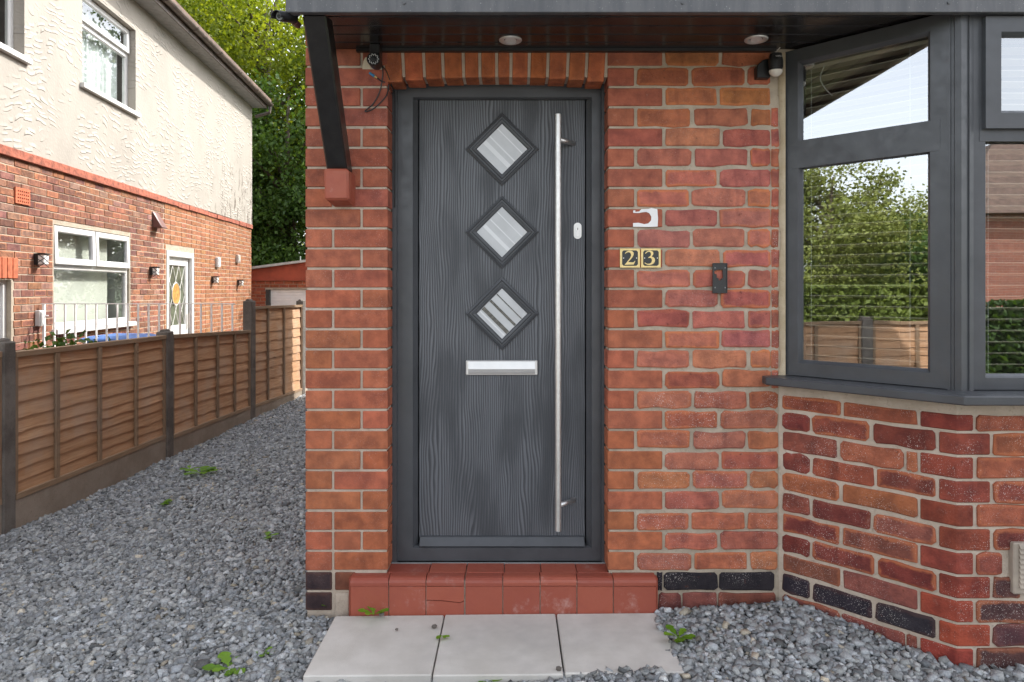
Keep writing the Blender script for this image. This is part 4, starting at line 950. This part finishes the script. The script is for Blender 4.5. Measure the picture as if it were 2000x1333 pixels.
def wall_grid(name, mat, parent, u0, u1, z0, z1, holes, thick=.14, o=0.0):
    us = sorted({u0, u1} | {h[i] for h in holes for i in (0, 1)}); zs = sorted({z0, z1} | {min(max(h[i], z0), z1) for h in holes for i in (2, 3)})
    op = lambda i, j: i < 0 or j < 0 or i >= len(us) - 1 or j >= len(zs) - 1 or any(h[0] - 1e-6 <= us[i] and us[i + 1] <= h[1] + 1e-6 and h[2] - 1e-6 <= zs[j] and zs[j + 1] <= h[3] + 1e-6 for h in holes)
    b = B()
    for i in range(len(us) - 1):
        for j in range(len(zs) - 1):
            if op(i, j): continue
            a, c, e, f = us[i], us[i + 1], zs[j], zs[j + 1]
            b.add(rect(nw, a, c, e, f, o), [(0, 1, 2, 3)])
            if op(i - 1, j): b.add([nw(a, e, o), nw(a, f, o), nw(a, f, o - thick), nw(a, e, o - thick)], [(0, 1, 2, 3)])
            if op(i + 1, j): b.add([nw(c, e, o), nw(c, e, o - thick), nw(c, f, o - thick), nw(c, f, o)], [(0, 1, 2, 3)])
            if op(i, j - 1): b.add([nw(a, e, o), nw(a, e, o - thick), nw(c, e, o - thick), nw(c, e, o)], [(0, 1, 2, 3)])
            if op(i, j + 1): b.add([nw(a, f, o), nw(c, f, o), nw(c, f, o - thick), nw(a, f, o - thick)], [(0, 1, 2, 3)])
    return b.out(name, mat, parent)
ZBAND = 2.74; ZEAV = 5.46
nwall = wall_grid('wall', 'neighbour_mortar', nh, U0, U1, -.4, ZBAND - .09, [WIN['low'], WIN['dr'], WIN['wl']])
tag(nwall, 'brown and orange brick ground-floor wall')
nren = wall_grid('rendered_wall', 'painted_render', nh, U0, U1, ZBAND, ZEAV, [WIN['up'], WIN['up1']], o=.022); tag(nren, 'cream painted textured render, peeling near the far corner')
slab_n('wall_core', 'hall_dark', nh, U0, U1 - .01, -.4, ZEAV, -3.5, -.75)
V = [nw(U1 - .002, z, o) for z in (-.4, ZEAV) for o in (.0, -7.0)]; B().add([V[0], V[1], V[3], V[2]], [(0, 1, 2, 3)]).out('end_wall', 'brick_sheet', nh)
bd = slab_n('brick_band', 'red_band', nh, U0, npx(322), ZBAND - .095, ZBAND + .004, -.05, .045, .006); tag(bd, 'red painted projecting brick course')
for k in range(10):
    a = npx(322) + .01 + k * (U1 - npx(322)) / 10; slab_n('brick_band', 'red_band', nh, a, a + (U1 - npx(322)) / 10 - .012, ZBAND - .09 + random.uniform(-.012, .004), ZBAND + random.uniform(-.02, .004), -.05, .036 + random.uniform(-.01, .008), .006)
# bricks: the nearest as parts, the rest as one
NPAL = [(.215, .095, .060), (.18, .080, .055), (.145, .068, .050), (.24, .11, .066), (.20, .098, .072), (.28, .12, .065), (.25, .145, .105)]
OPAL = [(.29, .130, .062), (.31, .145, .072), (.27, .118, .058)]
cells = []; Ujoin = npx(320)
zr = ZBAND - .095; i = 0
while zr > .0:
    z1_, z0_ = zr - .005, zr - .076; u = U0 + (.0 if i % 2 else .12); new = False
    while u < U1 - .02:
        L = .222
        if u > Ujoin: L = .218
        e = min(u + L, U1)
        if u < Ujoin < e: e = Ujoin - .004
        segs = [(u, e)]
        for h in (WIN['low'], WIN['dr'], WIN['wl']):
            g_ = .03
            if z1_ > h[2] - .02 and z0_ < h[3] + .02:
                ns = []
                for a, c in segs:
                    if c <= h[0] - g_ or a >= h[1] + g_: ns.append((a, c)); continue
                    if a < h[0] - g_: ns.append((a, h[0] - g_))
                    if c > h[1] + g_: ns.append((h[1] + g_, c))
                segs = ns
        for a, c in segs:
            if c - a > .03: cells.append((a, c, z0_, z1_))
        u = e + .010
    zr -= .081; i += 1
vis = [c for c in cells if c[1] > -.05 and c[2] > .45]; vis.sort(key=lambda c: c[0]); near = set(vis[:290])
bcache = {}
def ncol(c): 
    if c[0] > Ujoin: return jit(random.choice(OPAL), .10, .15)
    return jit(random.choice(NPAL), .15, random.choice([0, .2, .5]))
FARV, FARF, FARC, FARU = [], [], [], []
for c in cells:
    L, H = c[1] - c[0], c[3] - c[2]; pr = random.uniform(.004, .010)
    b_ = .004
    if c in near:
        key = (round(L, 3), 0)
        if key not in bcache:
            V = []
            for (ins, o) in ((b_, .0), (0, -.004), (0, -.014)):
                for (u, v) in ((0, 0), (1, 0), (1, 1), (0, 1)):
                    uu = -L / 2 + u * L + (ins if u == 0 else -ins); vv = -H / 2 + v * H + (ins if v == 0 else -ins); q = AD * uu + ND * o; V.append((q.x, q.y, vv))
            F = [(0, 1, 2, 3)] + [(r * 4 + j, (r + 1) * 4 + j, (r + 1) * 4 + (j + 1) % 4, r * 4 + (j + 1) % 4) for r in range(2) for j in range(4)]
            me = mesh_from('brick', V, F, uv=[(0, 0), (1, 0), (1, 1), (0, 1)] * 3); me.materials.append(M['neighbour_brick']); bcache[key] = me
        o = link('brick', bcache[key], None, nwall, nw((c[0] + c[1]) / 2, (c[2] + c[3]) / 2, pr)); o.color = ncol(c)
    else:
        k = len(FARV); FARV += rect(nw, c[0], c[1], c[2], c[3], -.005) + rect(nw, c[0] + b_, c[1] - b_, c[2] + b_, c[3] - b_, pr)
        FARF += [(k + 4, k + 5, k + 6, k + 7)] + [(k + j, k + (j + 1) % 4, k + 4 + (j + 1) % 4, k + 4 + j) for j in range(4)]
        FARC += [ncol(c)] * 8; FARU += [(0, 0), (1, 0), (1, 1), (0, 1)] * 2
fb = put('brickwork', FARV, FARF, 'neighbour_brick_far', nwall, uv=FARU); fb['kind'] = 'stuff'
at = fb.data.color_attributes.new('Col', 'FLOAT_COLOR', 'POINT'); at.data.foreach_set('color', np.array([(c[0], c[1], c[2], 1) for c in FARC], np.float32).ravel())
# windows
def nwin(name, key, label, transom=None, split=False, rec=.05, sash_open=.0):
    u0, u1, z0_, z1_ = WIN[key]; e = empty(name, nw((u0 + u1) / 2, z0_, -rec), nh); tag(e, label)
    fn = lambda u, z, o=0.0: nw(u, z, o - rec)
    zt = z1_ if transom is None else transom
    win_frame('window_frame', fn, u0, u1, z0_, zt, .06, e, 'neighbour_upvc')
    B().add(rect(fn, u0 + .05, u1 - .05, z0_ + .05, zt - .05, -.024), [(0, 1, 2, 3)]).out('pane', 'clear_glass', e)
    if transom:
        us = [u0, (u0 + u1) / 2, u1] if split else [u0, u1]
        win_frame('window_frame', fn, u0, u1, zt, z1_, .03, e, 'neighbour_upvc')
        for a, c in zip(us[:-1], us[1:]):
            f2 = (lambda u, z, o=0.0: nw(u, z, o - rec + .03 + sash_open * (z1_ - z)))
            win_frame('opening_sash', f2, a + .012, c - .012, zt + .01, z1_ - .01, .075, e, 'neighbour_upvc')
            B().add(rect(f2, a + .07, c - .07, zt + .07, z1_ - .07, -.024), [(0, 1, 2, 3)]).out('pane', 'clear_glass', e)
    slab_n('window_sill', 'neighbour_upvc', e, u0 - .05, u1 + .06, z0_ - .065, z0_ - .004, -.05, .075, .004)
    return e
w1 = nwin('window', 'low', 'white framed kitchen window with vertical blinds and two top openers', 1.56, True, .03, .03)
u0, u1, z0_, z1_ = WIN['low']; k = 0; u = u0 + .05
while u < u1 - .32:
    a, c = u, u + .068; tw = .016
    B().add([nw(a, z0_ + .05, -.17 - tw), nw(c, z0_ + .05, -.17 + tw), nw(c, z1_ - .05, -.17 + tw), nw(a, z1_ - .05, -.17 - tw)], [(0, 1, 2, 3)]).out('blind_slat', 'vertical_blind', w1); u += .079
B().add([nw(u1 - .04, z0_, -.06), nw(u1 - .04, z0_, -.7), nw(u1 - .04, z1_, -.7), nw(u1 - .04, z1_, -.06)], [(0, 1, 2, 3)]).out('reveal', 'vertical_blind', w1)
B().add(rect(nw, u0 - .2, u1 + .2, z0_ - .3, z1_ + .2, -.72), [(0, 1, 2, 3)]).out('room_back', 'hall_dark', w1)
for key, lb, tr in (('up', 'white upstairs window with net curtain and one top opener', 4.66), ('up1', 'white upstairs window with bare dark glass', None)):
    w = nwin('window', key, lb, tr, False, .09, .02); u0, u1, z0_, z1_ = WIN[key]
    if key == 'up1': continue
    n_ = 90; V = []
    for j in range(n_ + 1):
        u = u0 + .03 + (u1 - u0 - .06) * j / n_; o = -.22 + .022 * math.sin(j * .55 + math.sin(j * .21) * 2) + .01 * math.sin(j * 1.9); V += [nw(u, z0_ + .03, o), nw(u, z1_ - .03, o * .98)]
    put('net_curtain', V, [(2 * j, 2 * j + 2, 2 * j + 3, 2 * j + 1) for j in range(n_)], 'net_curtain', w, smooth=True)
w3 = nwin('window', 'wl', 'white framed frosted window under a terracotta lintel', None, False, .05)
u0, u1, z0_, z1_ = WIN['wl']; B().add(rect(nw, u0, u1, z0_, z1_, -.10), [(0, 1, 2, 3)]).out('frosted_pane', 'frosted_glass', w3)
lt = empty('lintel', nw(npx(20), 1.4, 0), nh); tag(lt, 'painted terracotta flat arch of upright bricks')
for k in range(9):
    c = npx(33) - .045 - k * .088; slab_n('brick', 'terracotta', lt, c - .039, c + .039, 1.385, 1.60, -.01, .016, .004)
# side door
u0, u1, z0_, z1_ = WIN['dr']; dr = empty('side_door', nw((u0 + u1) / 2, z0_, 0), nh); tag(dr, 'white side door with diamond-leaded glass and amber oval')
fn = lambda u, z, o=0.0: nw(u, z, o - .04)
win_frame('door_frame', fn, u0, u1, z0_, z1_, .10, dr, 'neighbour_upvc', o=.05); 
f2 = lambda u, z, o=0.0: nw(u, z, o - .05)
win_frame('door_leaf', f2, u0 + .09, u1 - .09, z0_ + .05, z1_ - .10, .14, dr, 'neighbour_upvc')
gz0, gz1, ga, gb = nz(340, 637), nz(335, 517), u0 + .18, u1 - .22
B().add(rect(nw, ga - .05, gb + .05, gz0 - .1, gz1 + .1, -.078), [(0, 1, 2, 3)]).out('pane', 'door_glass', dr)
slab_n('door_leaf', 'neighbour_upvc', dr, ga - .1, gb + .15, z0_ + .05, gz0, -.09, -.052)
bb = B(); cw = (gb - ga) / 3; chh = cw * 2.0
for s_ in (-1, 1):
    for k in range(-8, 14):
        p0 = (ga + k * cw, gz0); 
        q0, q1 = None, None
        ua, ub = max(ga, p0[0]) if s_ > 0 else 0, 0
        # clip the slanted line to the glass
        pts = []
        for t in np.linspace(-8, 8, 321):
            uu = p0[0] + s_ * t * cw; zz_ = gz0 + t * chh
            if ga <= uu <= gb and gz0 <= zz_ <= gz1: pts.append((uu, zz_))
        if len(pts) > 3: bb.tube([nw(*pts[0], -.074), nw(*pts[-1], -.074)], .0065, 5)
bb.out('lead_lattice', 'lead', dr)
oc = ((ga + gb) / 2, nz(345, 575)); ovp = [(oc[0] + .17 * math.cos(t), oc[1] + .19 * math.sin(t)) for t in np.linspace(0, 6.283, 29)[:-1]]
B().add([nw(u, z, -.066) for u, z in ovp], [tuple(range(28))]).out('amber_oval', 'amber_glass', dr)
B().tube([nw(u, z, -.066) for u, z in ovp + ovp[:1]], .010, 5).out('oval_rim', 'lead', dr)
B().tube([nw(u1 - .16, nz(370, 640), -.02), nw(u1 - .16, nz(370, 612), -.02)], .016, 8).out('door_handle', 'grey_box_plastic', dr)
# eaves, gutter, roof
slab_n('soffit', 'soffit_grey', nh, U0, U1 + .10, ZEAV - .02, ZEAV + .02, -.2, .30)
slab_n('fascia', 'gutter_brown', nh, U0, U1 + .12, ZEAV - .03, ZEAV + .13, .30, .325)
gut = []
for u in (U0, U1 + .22): gut.append([nw(u, ZEAV + .10 + .058 * math.sin(t), .385 + .062 * math.cos(t)) for t in np.linspace(math.pi, 2 * math.pi, 9)] + [nw(u, ZEAV + .10 + .048 * math.sin(t), .385 + .052 * math.cos(t)) for t in np.linspace(2 * math.pi, math.pi, 9)])
gt = B().loft(gut, True, True).out('gutter', 'gutter_brown', nh, smooth=False)
for k in range(9):
    u = U1 + .1 - k * 1.15; ring_ = [[nw(uu, ZEAV + .10 + .066 * math.sin(t), .385 + .070 * math.cos(t)) for t in np.linspace(math.pi, 2 * math.pi, 9)] + [nw(uu, ZEAV + .10 + .056 * math.sin(t), .385 + .060 * math.cos(t)) for t in np.linspace(2 * math.pi, math.pi, 9)] for uu in (u, u + .06)]
    B().loft(ring_, True, True).out('gutter_bracket', 'gutter_brown', gt)
B().tube([nw(U1 + .16, ZEAV + .06, .385), nw(U1 + .16, ZEAV - .10, .375), nw(U1 + .10, ZEAV - .22, .06)], .036, 9).out('gutter_outlet', 'gutter_brown', gt)
A = [nw(U0 - .2, ZEAV + .14, .40), nw(U1 + .2, ZEAV + .14, .40), nw(U1 - 2.8, ZEAV + 2.6, -3.4), nw(U0 - .2, ZEAV + 2.6, -3.4)]
B().hull8([Vector(v) for v in A], [Vector(v) + Vector((0, 0, .06)) for v in A]).out('roof', 'roof_tile', nh)
# terracotta air brick
ac = npx(41); az = nz(41, 384); hw, hh = .125, .085
holes = [[(-hw + .022 + i * .034, -hh + .018 + j * .036), (-hw + .040 + i * .034, -hh + .018 + j * .036), (-hw + .040 + i * .034, -hh + .034 + j * .036), (-hw + .022 + i * .034, -hh + .034 + j * .036)] for i in range(6) for j in range(4)]
holes = [[(x + .012, y) for x, y in h] for h in holes]
ab = flat_shape('air_brick', [[(-hw, -hh), (hw, -hh), (hw, hh), (-hw, hh)]] + holes, .02, 'terracotta', nh, nw(ac, az, .002), tuple(AD), (0, 0, 1))
slab_n('air_brick_back', 'hall_dark', ab, ac - hw + .006, ac + hw - .006, az - hh + .006, az + hh - .006, -.01, .0035)
# extractor cowl
cu, cz_ = npx(302), nz(302, 432)
B().hull8([Vector(p) for p in (nw(cu - .10, cz_ - .11, .008), nw(cu + .10, cz_ - .11, .008), nw(cu + .10, cz_ + .14, .008), nw(cu - .10, cz_ + .14, .008))], [Vector(p) for p in (nw(cu - .10, cz_ - .11, .16), nw(cu + .10, cz_ - .11, .16), nw(cu + .06, cz_ + .12, .035), nw(cu - .06, cz_ + .12, .035))]).out('extractor_cowl', 'cowl_brown', nh, bevel=.006)
# wall lanterns
def lantern(p, q, label):
    u, z = npx(p), nz(p, q); e = empty('wall_light', nw(u, z - .06, 0)); tag(e, label, 'wall light', 'square wall lights on the neighbouring house')
    slab_n('back_plate', 'black_plastic', e, u - .05, u + .05, z - .062, z + .065, .004, .045, .003)
    slab_n('top_cap', 'black_plastic', e, u - .056, u + .056, z + .052, z + .068, .045, .125, .002)
    slab_n('diffuser', 'lamp_glass', e, u - .046, u + .046, z - .058, z + .051, .046, .112, .006)
    for f in ('x', 'y'):
        for sgn in (-1, 1):
            for off in (-.045, .01):
                if f == 'x': P_ = [nw(u - .046, z + off, .113), nw(u + .046, z + off + sgn * .045, .113)]
                else: P_ = [nw(u - .047, z + off, .112), nw(u - .047, z + off + sgn * .045, .05)]
                B().tube(P_, .0042, 4).out('cage_bar', 'black_plastic', e)
lantern(70, 507, 'black caged wall light between terracotta lintel and kitchen window'); lantern(294, 530, 'black caged wall light between kitchen window and side door')
lantern(414, 547, 'black caged wall light just past the side door under the white box'); lantern(464, 553, 'black caged wall light nearest the far corner of the brick wall')
for p, q, hw, hh, mt, lb, cat in ((422.5, 513, .075, .098, 'neighbour_upvc', 'small white plastic box on the orange brick wall past the side door', 'box'), (462, 506, .075, .085, 'grey_box_plastic', 'small grey junction box near the far brick corner', 'box'), (72.5, 622, .055, .088, 'neighbour_upvc', 'white plastic keybox on brick beside the metal gate', 'box')):
    u, z = npx(p), nz(p, q); e = empty('wall_box', nw(u, z - hh, 0)); tag(e, lb, cat)
    slab_n('case', mt, e, u - hw, u + hw, z - hh, z + hh, .004, .06, .008); slab_n('lid', mt, e, u - hw * .8, u + hw * .8, z - hh * .75, z + hh * .8, .058, .068, .003)
# white metal gate from wall to fence
DG = 7.62; gx = lambda p: wx(p, DG); gy = DG - CAM_D
gate = empty('metal_gate', (gx(270), gy, -.36)); tag(gate, 'white painted metal railing gate between the neighbouring wall and the fence', 'gate')
ztop = wz(594, DG)
B().tube([(gx(80), gy, ztop), (gx(459), gy, ztop)], .006, 6).out('rail', 'white_paint', gate)
B().tube([(gx(80), gy, -.2), (gx(452), gy, -.2)], .008, 6).out('rail', 'white_paint', gate)
for k in range(19):
    x = gx(85.8 + k * 20.45); r = .012 if k == 0 else .0078
    B().box(x - r, x + r, gy - r, gy + r, -.3, ztop - .004).out('bar', 'white_paint', gate)
B().box(gx(85) - .01, gx(85) + .022, gy - .02, gy - .013, wz(630, DG), wz(612, DG)).out('latch', 'white_paint', gate)
B().tube([(gx(76), gy, wz(617, DG)), (gx(94), gy, wz(617, DG))], .007, 6).out('latch_bolt', 'white_paint', gate)
# wheelie bins behind the fence
def bin_(x, y, ztop, mat, label):
    e = empty('wheelie_bin', (x, y, -.36)); tag(e, label, 'bin')
    B().hull8([Vector(p) for p in ((x - .22, y - .24, -.33), (x + .22, y - .24, -.33), (x + .22, y + .24, -.33), (x - .22, y + .24, -.33))], [Vector(p) for p in ((x - .28, y - .31, ztop - .07), (x + .28, y - .31, ztop - .07), (x + .28, y + .31, ztop - .07), (x - .28, y + .31, ztop - .07))]).out('body', mat, e, bevel=.02)
    B().loft([[(x + sx_ * w_, y + sy_ * l_, z) for sx_, sy_ in ((-1, -1), (1, -1), (1, 1), (-1, 1))] for w_, l_, z in ((.30, .34, ztop - .065), (.30, .34, ztop - .03), (.22, .25, ztop))], True, True).out('lid', mat, e, bevel=.008)
    B().tube([(x - .2, y - .36, ztop - .05), (x + .2, y - .36, ztop - .05)], .016, 8).out('handle', mat, e)
    for s_ in (-1, 1): B().tube([(x + s_ * .23, y + .26, -.26), (x + s_ * .27, y + .26, -.26)], .1, 14).out('wheel', 'black_plastic', e)
bin_(-4.72, 5.5, wz(654, 8.24), 'bin_blue', 'blue wheelie bin showing its lid over the fence'); bin_(-4.52, 6.6, wz(656, 9.34), 'bin_green', 'pale green wheelie bin beside the blue one')
# shrub peeping over the fence
rg = np.random.default_rng(4); sp = px2(118, 672, 5.6); shr = empty('shrub', (sp[0], sp[1], -.36)); tag(shr, 'small variegated shrub peeping over the fence top', 'shrub')
B().tube([(sp[0], sp[1], -.36), (sp[0] + .02, sp[1], .5), (sp[0] - .03, sp[1], .78)], [.02, .014, .006], 7).out('stem', 'bark', shr)
Cn = np.array(sp) + rg.normal(0, 1, (260, 3)) * (.11, .14, .055) + (0, 0, -.04); leaf_object('foliage', Cn, .055, 'leaf_green', shr, rg.uniform(0, 1, 260), seed=3)
# garage
GD = 16.6; gxx = lambda p: wx(p, GD); gzz = lambda q: wz(q, GD); GY = GD - CAM_D
gar = empty('garage', (gxx(540), GY + 2, -.40)); tag(gar, 'brick garage with red gable board and white roller door beyond the fence', 'garage')
gl, gr_ = gxx(455), gxx(680)
B().box(gl, gxx(526), GY, GY + .2, -.4, gzz(549)).box(gxx(526), gr_ - .4, GY, GY + .2, gzz(566), gzz(549)).box(gr_ - .4, gr_, GY, GY + .2, -.4, gzz(549)).box(gl, gl + .2, GY + .2, GY + 5, -.4, 1.6).box(gr_ - .2, gr_, GY + .2, GY + 5, -.4, 1.6).out('wall', 'neighbour_mortar', gar)
k = 0; z = gzz(549) - .008
while z > .1:
    x = gl + (.0 if k % 2 else .115)
    while x < gr_:
        a, c = x, min(x + .215, gr_)
        if z - .065 < gzz(566) and c > gxx(519): c = min(c, gxx(519.5))
        if c - a > .04 and a > gxx(478): o = box('brick', 'neighbour_brick', gar, a, c, GY - .008, GY + .02, z - .072, z - .0); o.color = jit((.34, .105, .052), .12, .1); o.data.uv_layers.new(name='UVMap')
        x += .226
        if x > gxx(606): break
    z -= .082; k += 1
zr_ = lambda x: gzz(527.5) + (gzz(513) - gzz(527.5)) * (x - gxx(490)) / (gxx(595) - gxx(490))
A = [(gl, GY - .05, gzz(549)), (gr_, GY - .05, gzz(549)), (gr_, GY - .05, zr_(gr_)), (gl, GY - .05, zr_(gl))]
B().hull8([Vector(v) for v in A], [Vector(v) + Vector((0, .04, 0)) for v in A]).out('gable_board', 'garage_red', gar)
A = [(gl - .1, GY - .15, zr_(gl)), (gr_ + .1, GY - .15, zr_(gr_)), (gr_ + .1, GY + 5.2, zr_(gr_)), (gl - .1, GY + 5.2, zr_(gl))]
B().hull8([Vector(v) for v in A], [Vector(v) + Vector((0, 0, .055)) for v in A]).out('roof', 'roof_sheet', gar)
box('door_post', 'dark_post', gar, gxx(519.5), gxx(526.5), GY - .02, GY + .1, -.4, gzz(566))
rd = box('roller_door', 'white_plastic', gar, gxx(527), gr_ - .4, GY + .06, GY + .1, -.4, gzz(566))
for k in range(24): box('door_slat', 'white_plastic', rd, gxx(527.3), gr_ - .42, GY + .045, GY + .06, gzz(566.5) - .07 * (k + 1) + .006, gzz(566.5) - .07 * k, .004)
box('roof_pole', 'roof_sheet', gar, gxx(578.2), gxx(579.6), GY + .3, GY + .33, zr_(gxx(579)), gzz(500))

# ------------------------------------------------------------------ weeds
def weed(px_, py_, r, nl, label, z=None, seed=0, tall=.6):
    r *= 1.5; rg = random.Random(seed + int(px_)); zc = z if z is not None else -.02
    d = F_PX * (CAM_Z - zc) / (py_ - 565); x, y = wx(px_, d), d - CAM_D
    if z is None: zc = float(gz(x, y)) + .004; d = F_PX * (CAM_Z - zc) / (py_ - 565); x, y = wx(px_, d), d - CAM_D
    e = empty('weed', (x, y, zc)); tag(e, label, 'weed', 'small weeds in the gravel and joints')
    for k in range(nl):
        an = rg.uniform(0, 6.28); L = r * rg.uniform(.6, 1.15); el = rg.uniform(.25, 1.1) * tall
        dr_ = Vector((math.cos(an), math.sin(an), 0)); sd = Vector((-dr_.y, dr_.x, 0)); base = Vector((x, y, zc)); V = []
        prof = [(0, .02), (.22, .05), (.42, .20), (.55, .15), (.68, .27), (.82, .22), (.93, .13), (1, .01)]
        for t, w in prof:
            c = base + dr_ * (L * t) + Vector((0, 0, L * (el * t - .45 * el * t * t * 1.2) + .003)); V += [c - sd * (w * L), c - Vector((0, 0, .06 * L * (w > .1))), c + sd * (w * L)]
        F = []
        for j in range(len(prof) - 1): a = j * 3; F += [(a, a + 1, a + 4, a + 3), (a + 1, a + 2, a + 5, a + 4)]
        o = put('leaf', V, F, 'leaf_weed', e, smooth=True)
        at = o.data.color_attributes.new('Col', 'FLOAT_COLOR', 'POINT'); b = rg.uniform(.1, 1); at.data.foreach_set('color', np.array([(b, b, b, 1)] * len(V), np.float32).ravel())
weed(730, 1203, .045, 6, 'bright green weed at the foot of the doorstep tiles', .0, 1, 1.0); weed(864, 1243, .030, 4, 'little green weed growing in the joint between two slabs', .0, 2)
weed(1325, 1248, .040, 7, 'bright green weed beside the outer edge of a slab', None, 3, 1.1); weed(940, 1331, .042, 6, 'green weed at the front edge of the middle slab', None, 4)
weed(392, 925, .10, 7, 'flat green weed in the gravel by the middle of the path', None, 5, .5); weed(370, 917, .06, 4, 'round-leaved weed in the gravel towards the fence', None, 6, .5)
weed(448, 1308, .055, 7, 'low green weed in the gravel before the slabs', None, 7, .5); weed(515, 1278, .035, 4, 'tiny weed sprig in the gravel before the pier', None, 8, .5)
weed(521, 1050, .045, 4, 'pale weed in the gravel beside the brick pier', None, 9, .4); weed(316, 985, .05, 6, 'sparse thin weed in the gravel close to the fence', None, 10, .8)
weed(650, 1196, .03, 4, 'thin grass tuft at the foot of the brick pier', -.03, 11, 2.2)

# ------------------------------------------------------------------ what the windows mirror: street side
rg = np.random.default_rng(8)
hd_ = empty('hedge', (-12.5, -7.5, -.4)); tag(hd_, 'long clipped green hedge across the street front, seen mirrored in the bay', 'hedge')
n_ = 30000; hx = np.stack([-12.2 - np.abs(rg.normal(0, .25, n_)), rg.uniform(-16, -1, n_), np.clip(rg.uniform(-.4, 1.45, n_), None, 1.35)], 1); leaf_object('foliage', hx, .15, 'leaf_hedge', hd_, rg.uniform(0, 1, n_), seed=6)
B().box(-13.9, -12.9, -15.9, -1.1, -.4, 1.2).out('stems', 'leaf_dark', hd_)
G2 = 'trees across the street'
tree((-19.0, -9.6, -.4), 6.0, 2.2, .8, 22000, .13, 'leaf_pale', 'pale green tree beyond the hedge, mirrored in the bay glass', G2, 60, 31)
tree((-23.0, -13.2, -.4), 4.9, 2.4, .6, 20000, .14, 'leaf_green', 'dark round tree beyond the hedge, mirrored in the bay glass', G2, 60, 32)
tree((-20.0, -2.5, -.4), 6.2, 2.2, .6, 15000, .13, 'leaf_green', 'small dark tree at the hedge end, mirrored in the bay glass', G2, 50, 33)
tree((-27.0, -18.0, -.4), 5.8, 2.6, .6, 18000, .15, 'leaf_pale', 'tall pale tree farther along the hedge, mirrored in glass', G2, 60, 34)
added_hedge = empty('hedge', (11.5, -9.5, -.4)); tag(added_hedge, 'added dark green hedge before the house opposite, darkening the mirrored pane', 'hedge')  # unseen hedge, added so the bay's front pane reflects something dark
n_ = 14000; hx = np.stack([rg.uniform(6, 19, n_), -9.2 - np.abs(rg.normal(0, .2, n_)), np.clip(rg.uniform(-.4, 1.15, n_), None, 1.05)], 1); leaf_object('foliage', hx, .13, 'leaf_green', added_hedge, rg.uniform(0, .5, n_), seed=16)
B().box(6.1, 18.9, -10.6, -9.5, -.4, .95).out('stems', 'leaf_dark', added_hedge)
oh = empty('house_opposite', (17, -20, -.4)); tag(oh, 'brown brick house with brown tiled hip roof across the street, mirrored in glass', 'house')
B().box(13.9, 27.5, -28.5, -19.5, -.4, 3.7).out('wall', 'brick_sheet', oh)
B().add([(13.4, -29, 3.6), (28, -29, 3.6), (28, -19, 3.6), (13.4, -19, 3.6), (18.4, -24, 6.9), (23, -24, 6.9)], [(0, 1, 5, 4), (1, 2, 5), (2, 3, 4, 5), (3, 0, 4), (3, 2, 1, 0)]).out('roof', 'roof_tile', oh)
for (a, c, e, f) in ((19.5, 21.5, .6, 2.0), (24, 26, .6, 2.0)):
    w = box('window', 'white_plastic', oh, a, c, -19.51, -19.44, e, f); box('pane', 'door_glass', w, a + .08, c - .08, -19.44, -19.425, e + .08, f - .08)
tree((3.5, 17.0, -.4), 9.0, 3.2, .8, 22000, .16, 'leaf_green', 'broad green tree in the garden behind the brick house', None, 70, 41)
tree((-.5, 19.5, -.4), 10.0, 3.2, .8, 22000, .16, 'leaf_green', 'round green tree behind the garage wall', None, 70, 42)
tree((8.0, 15.0, -.4), 8.0, 3.0, .8, 18000, .16, 'leaf_green', 'dark tree in the far corner of the back garden', None, 60, 43)
print('objects', len(bpy.data.objects), 'tris', sum(len(p.vertices) - 2 for o in bpy.data.objects if o.type == 'MESH' for p in o.data.polygons))
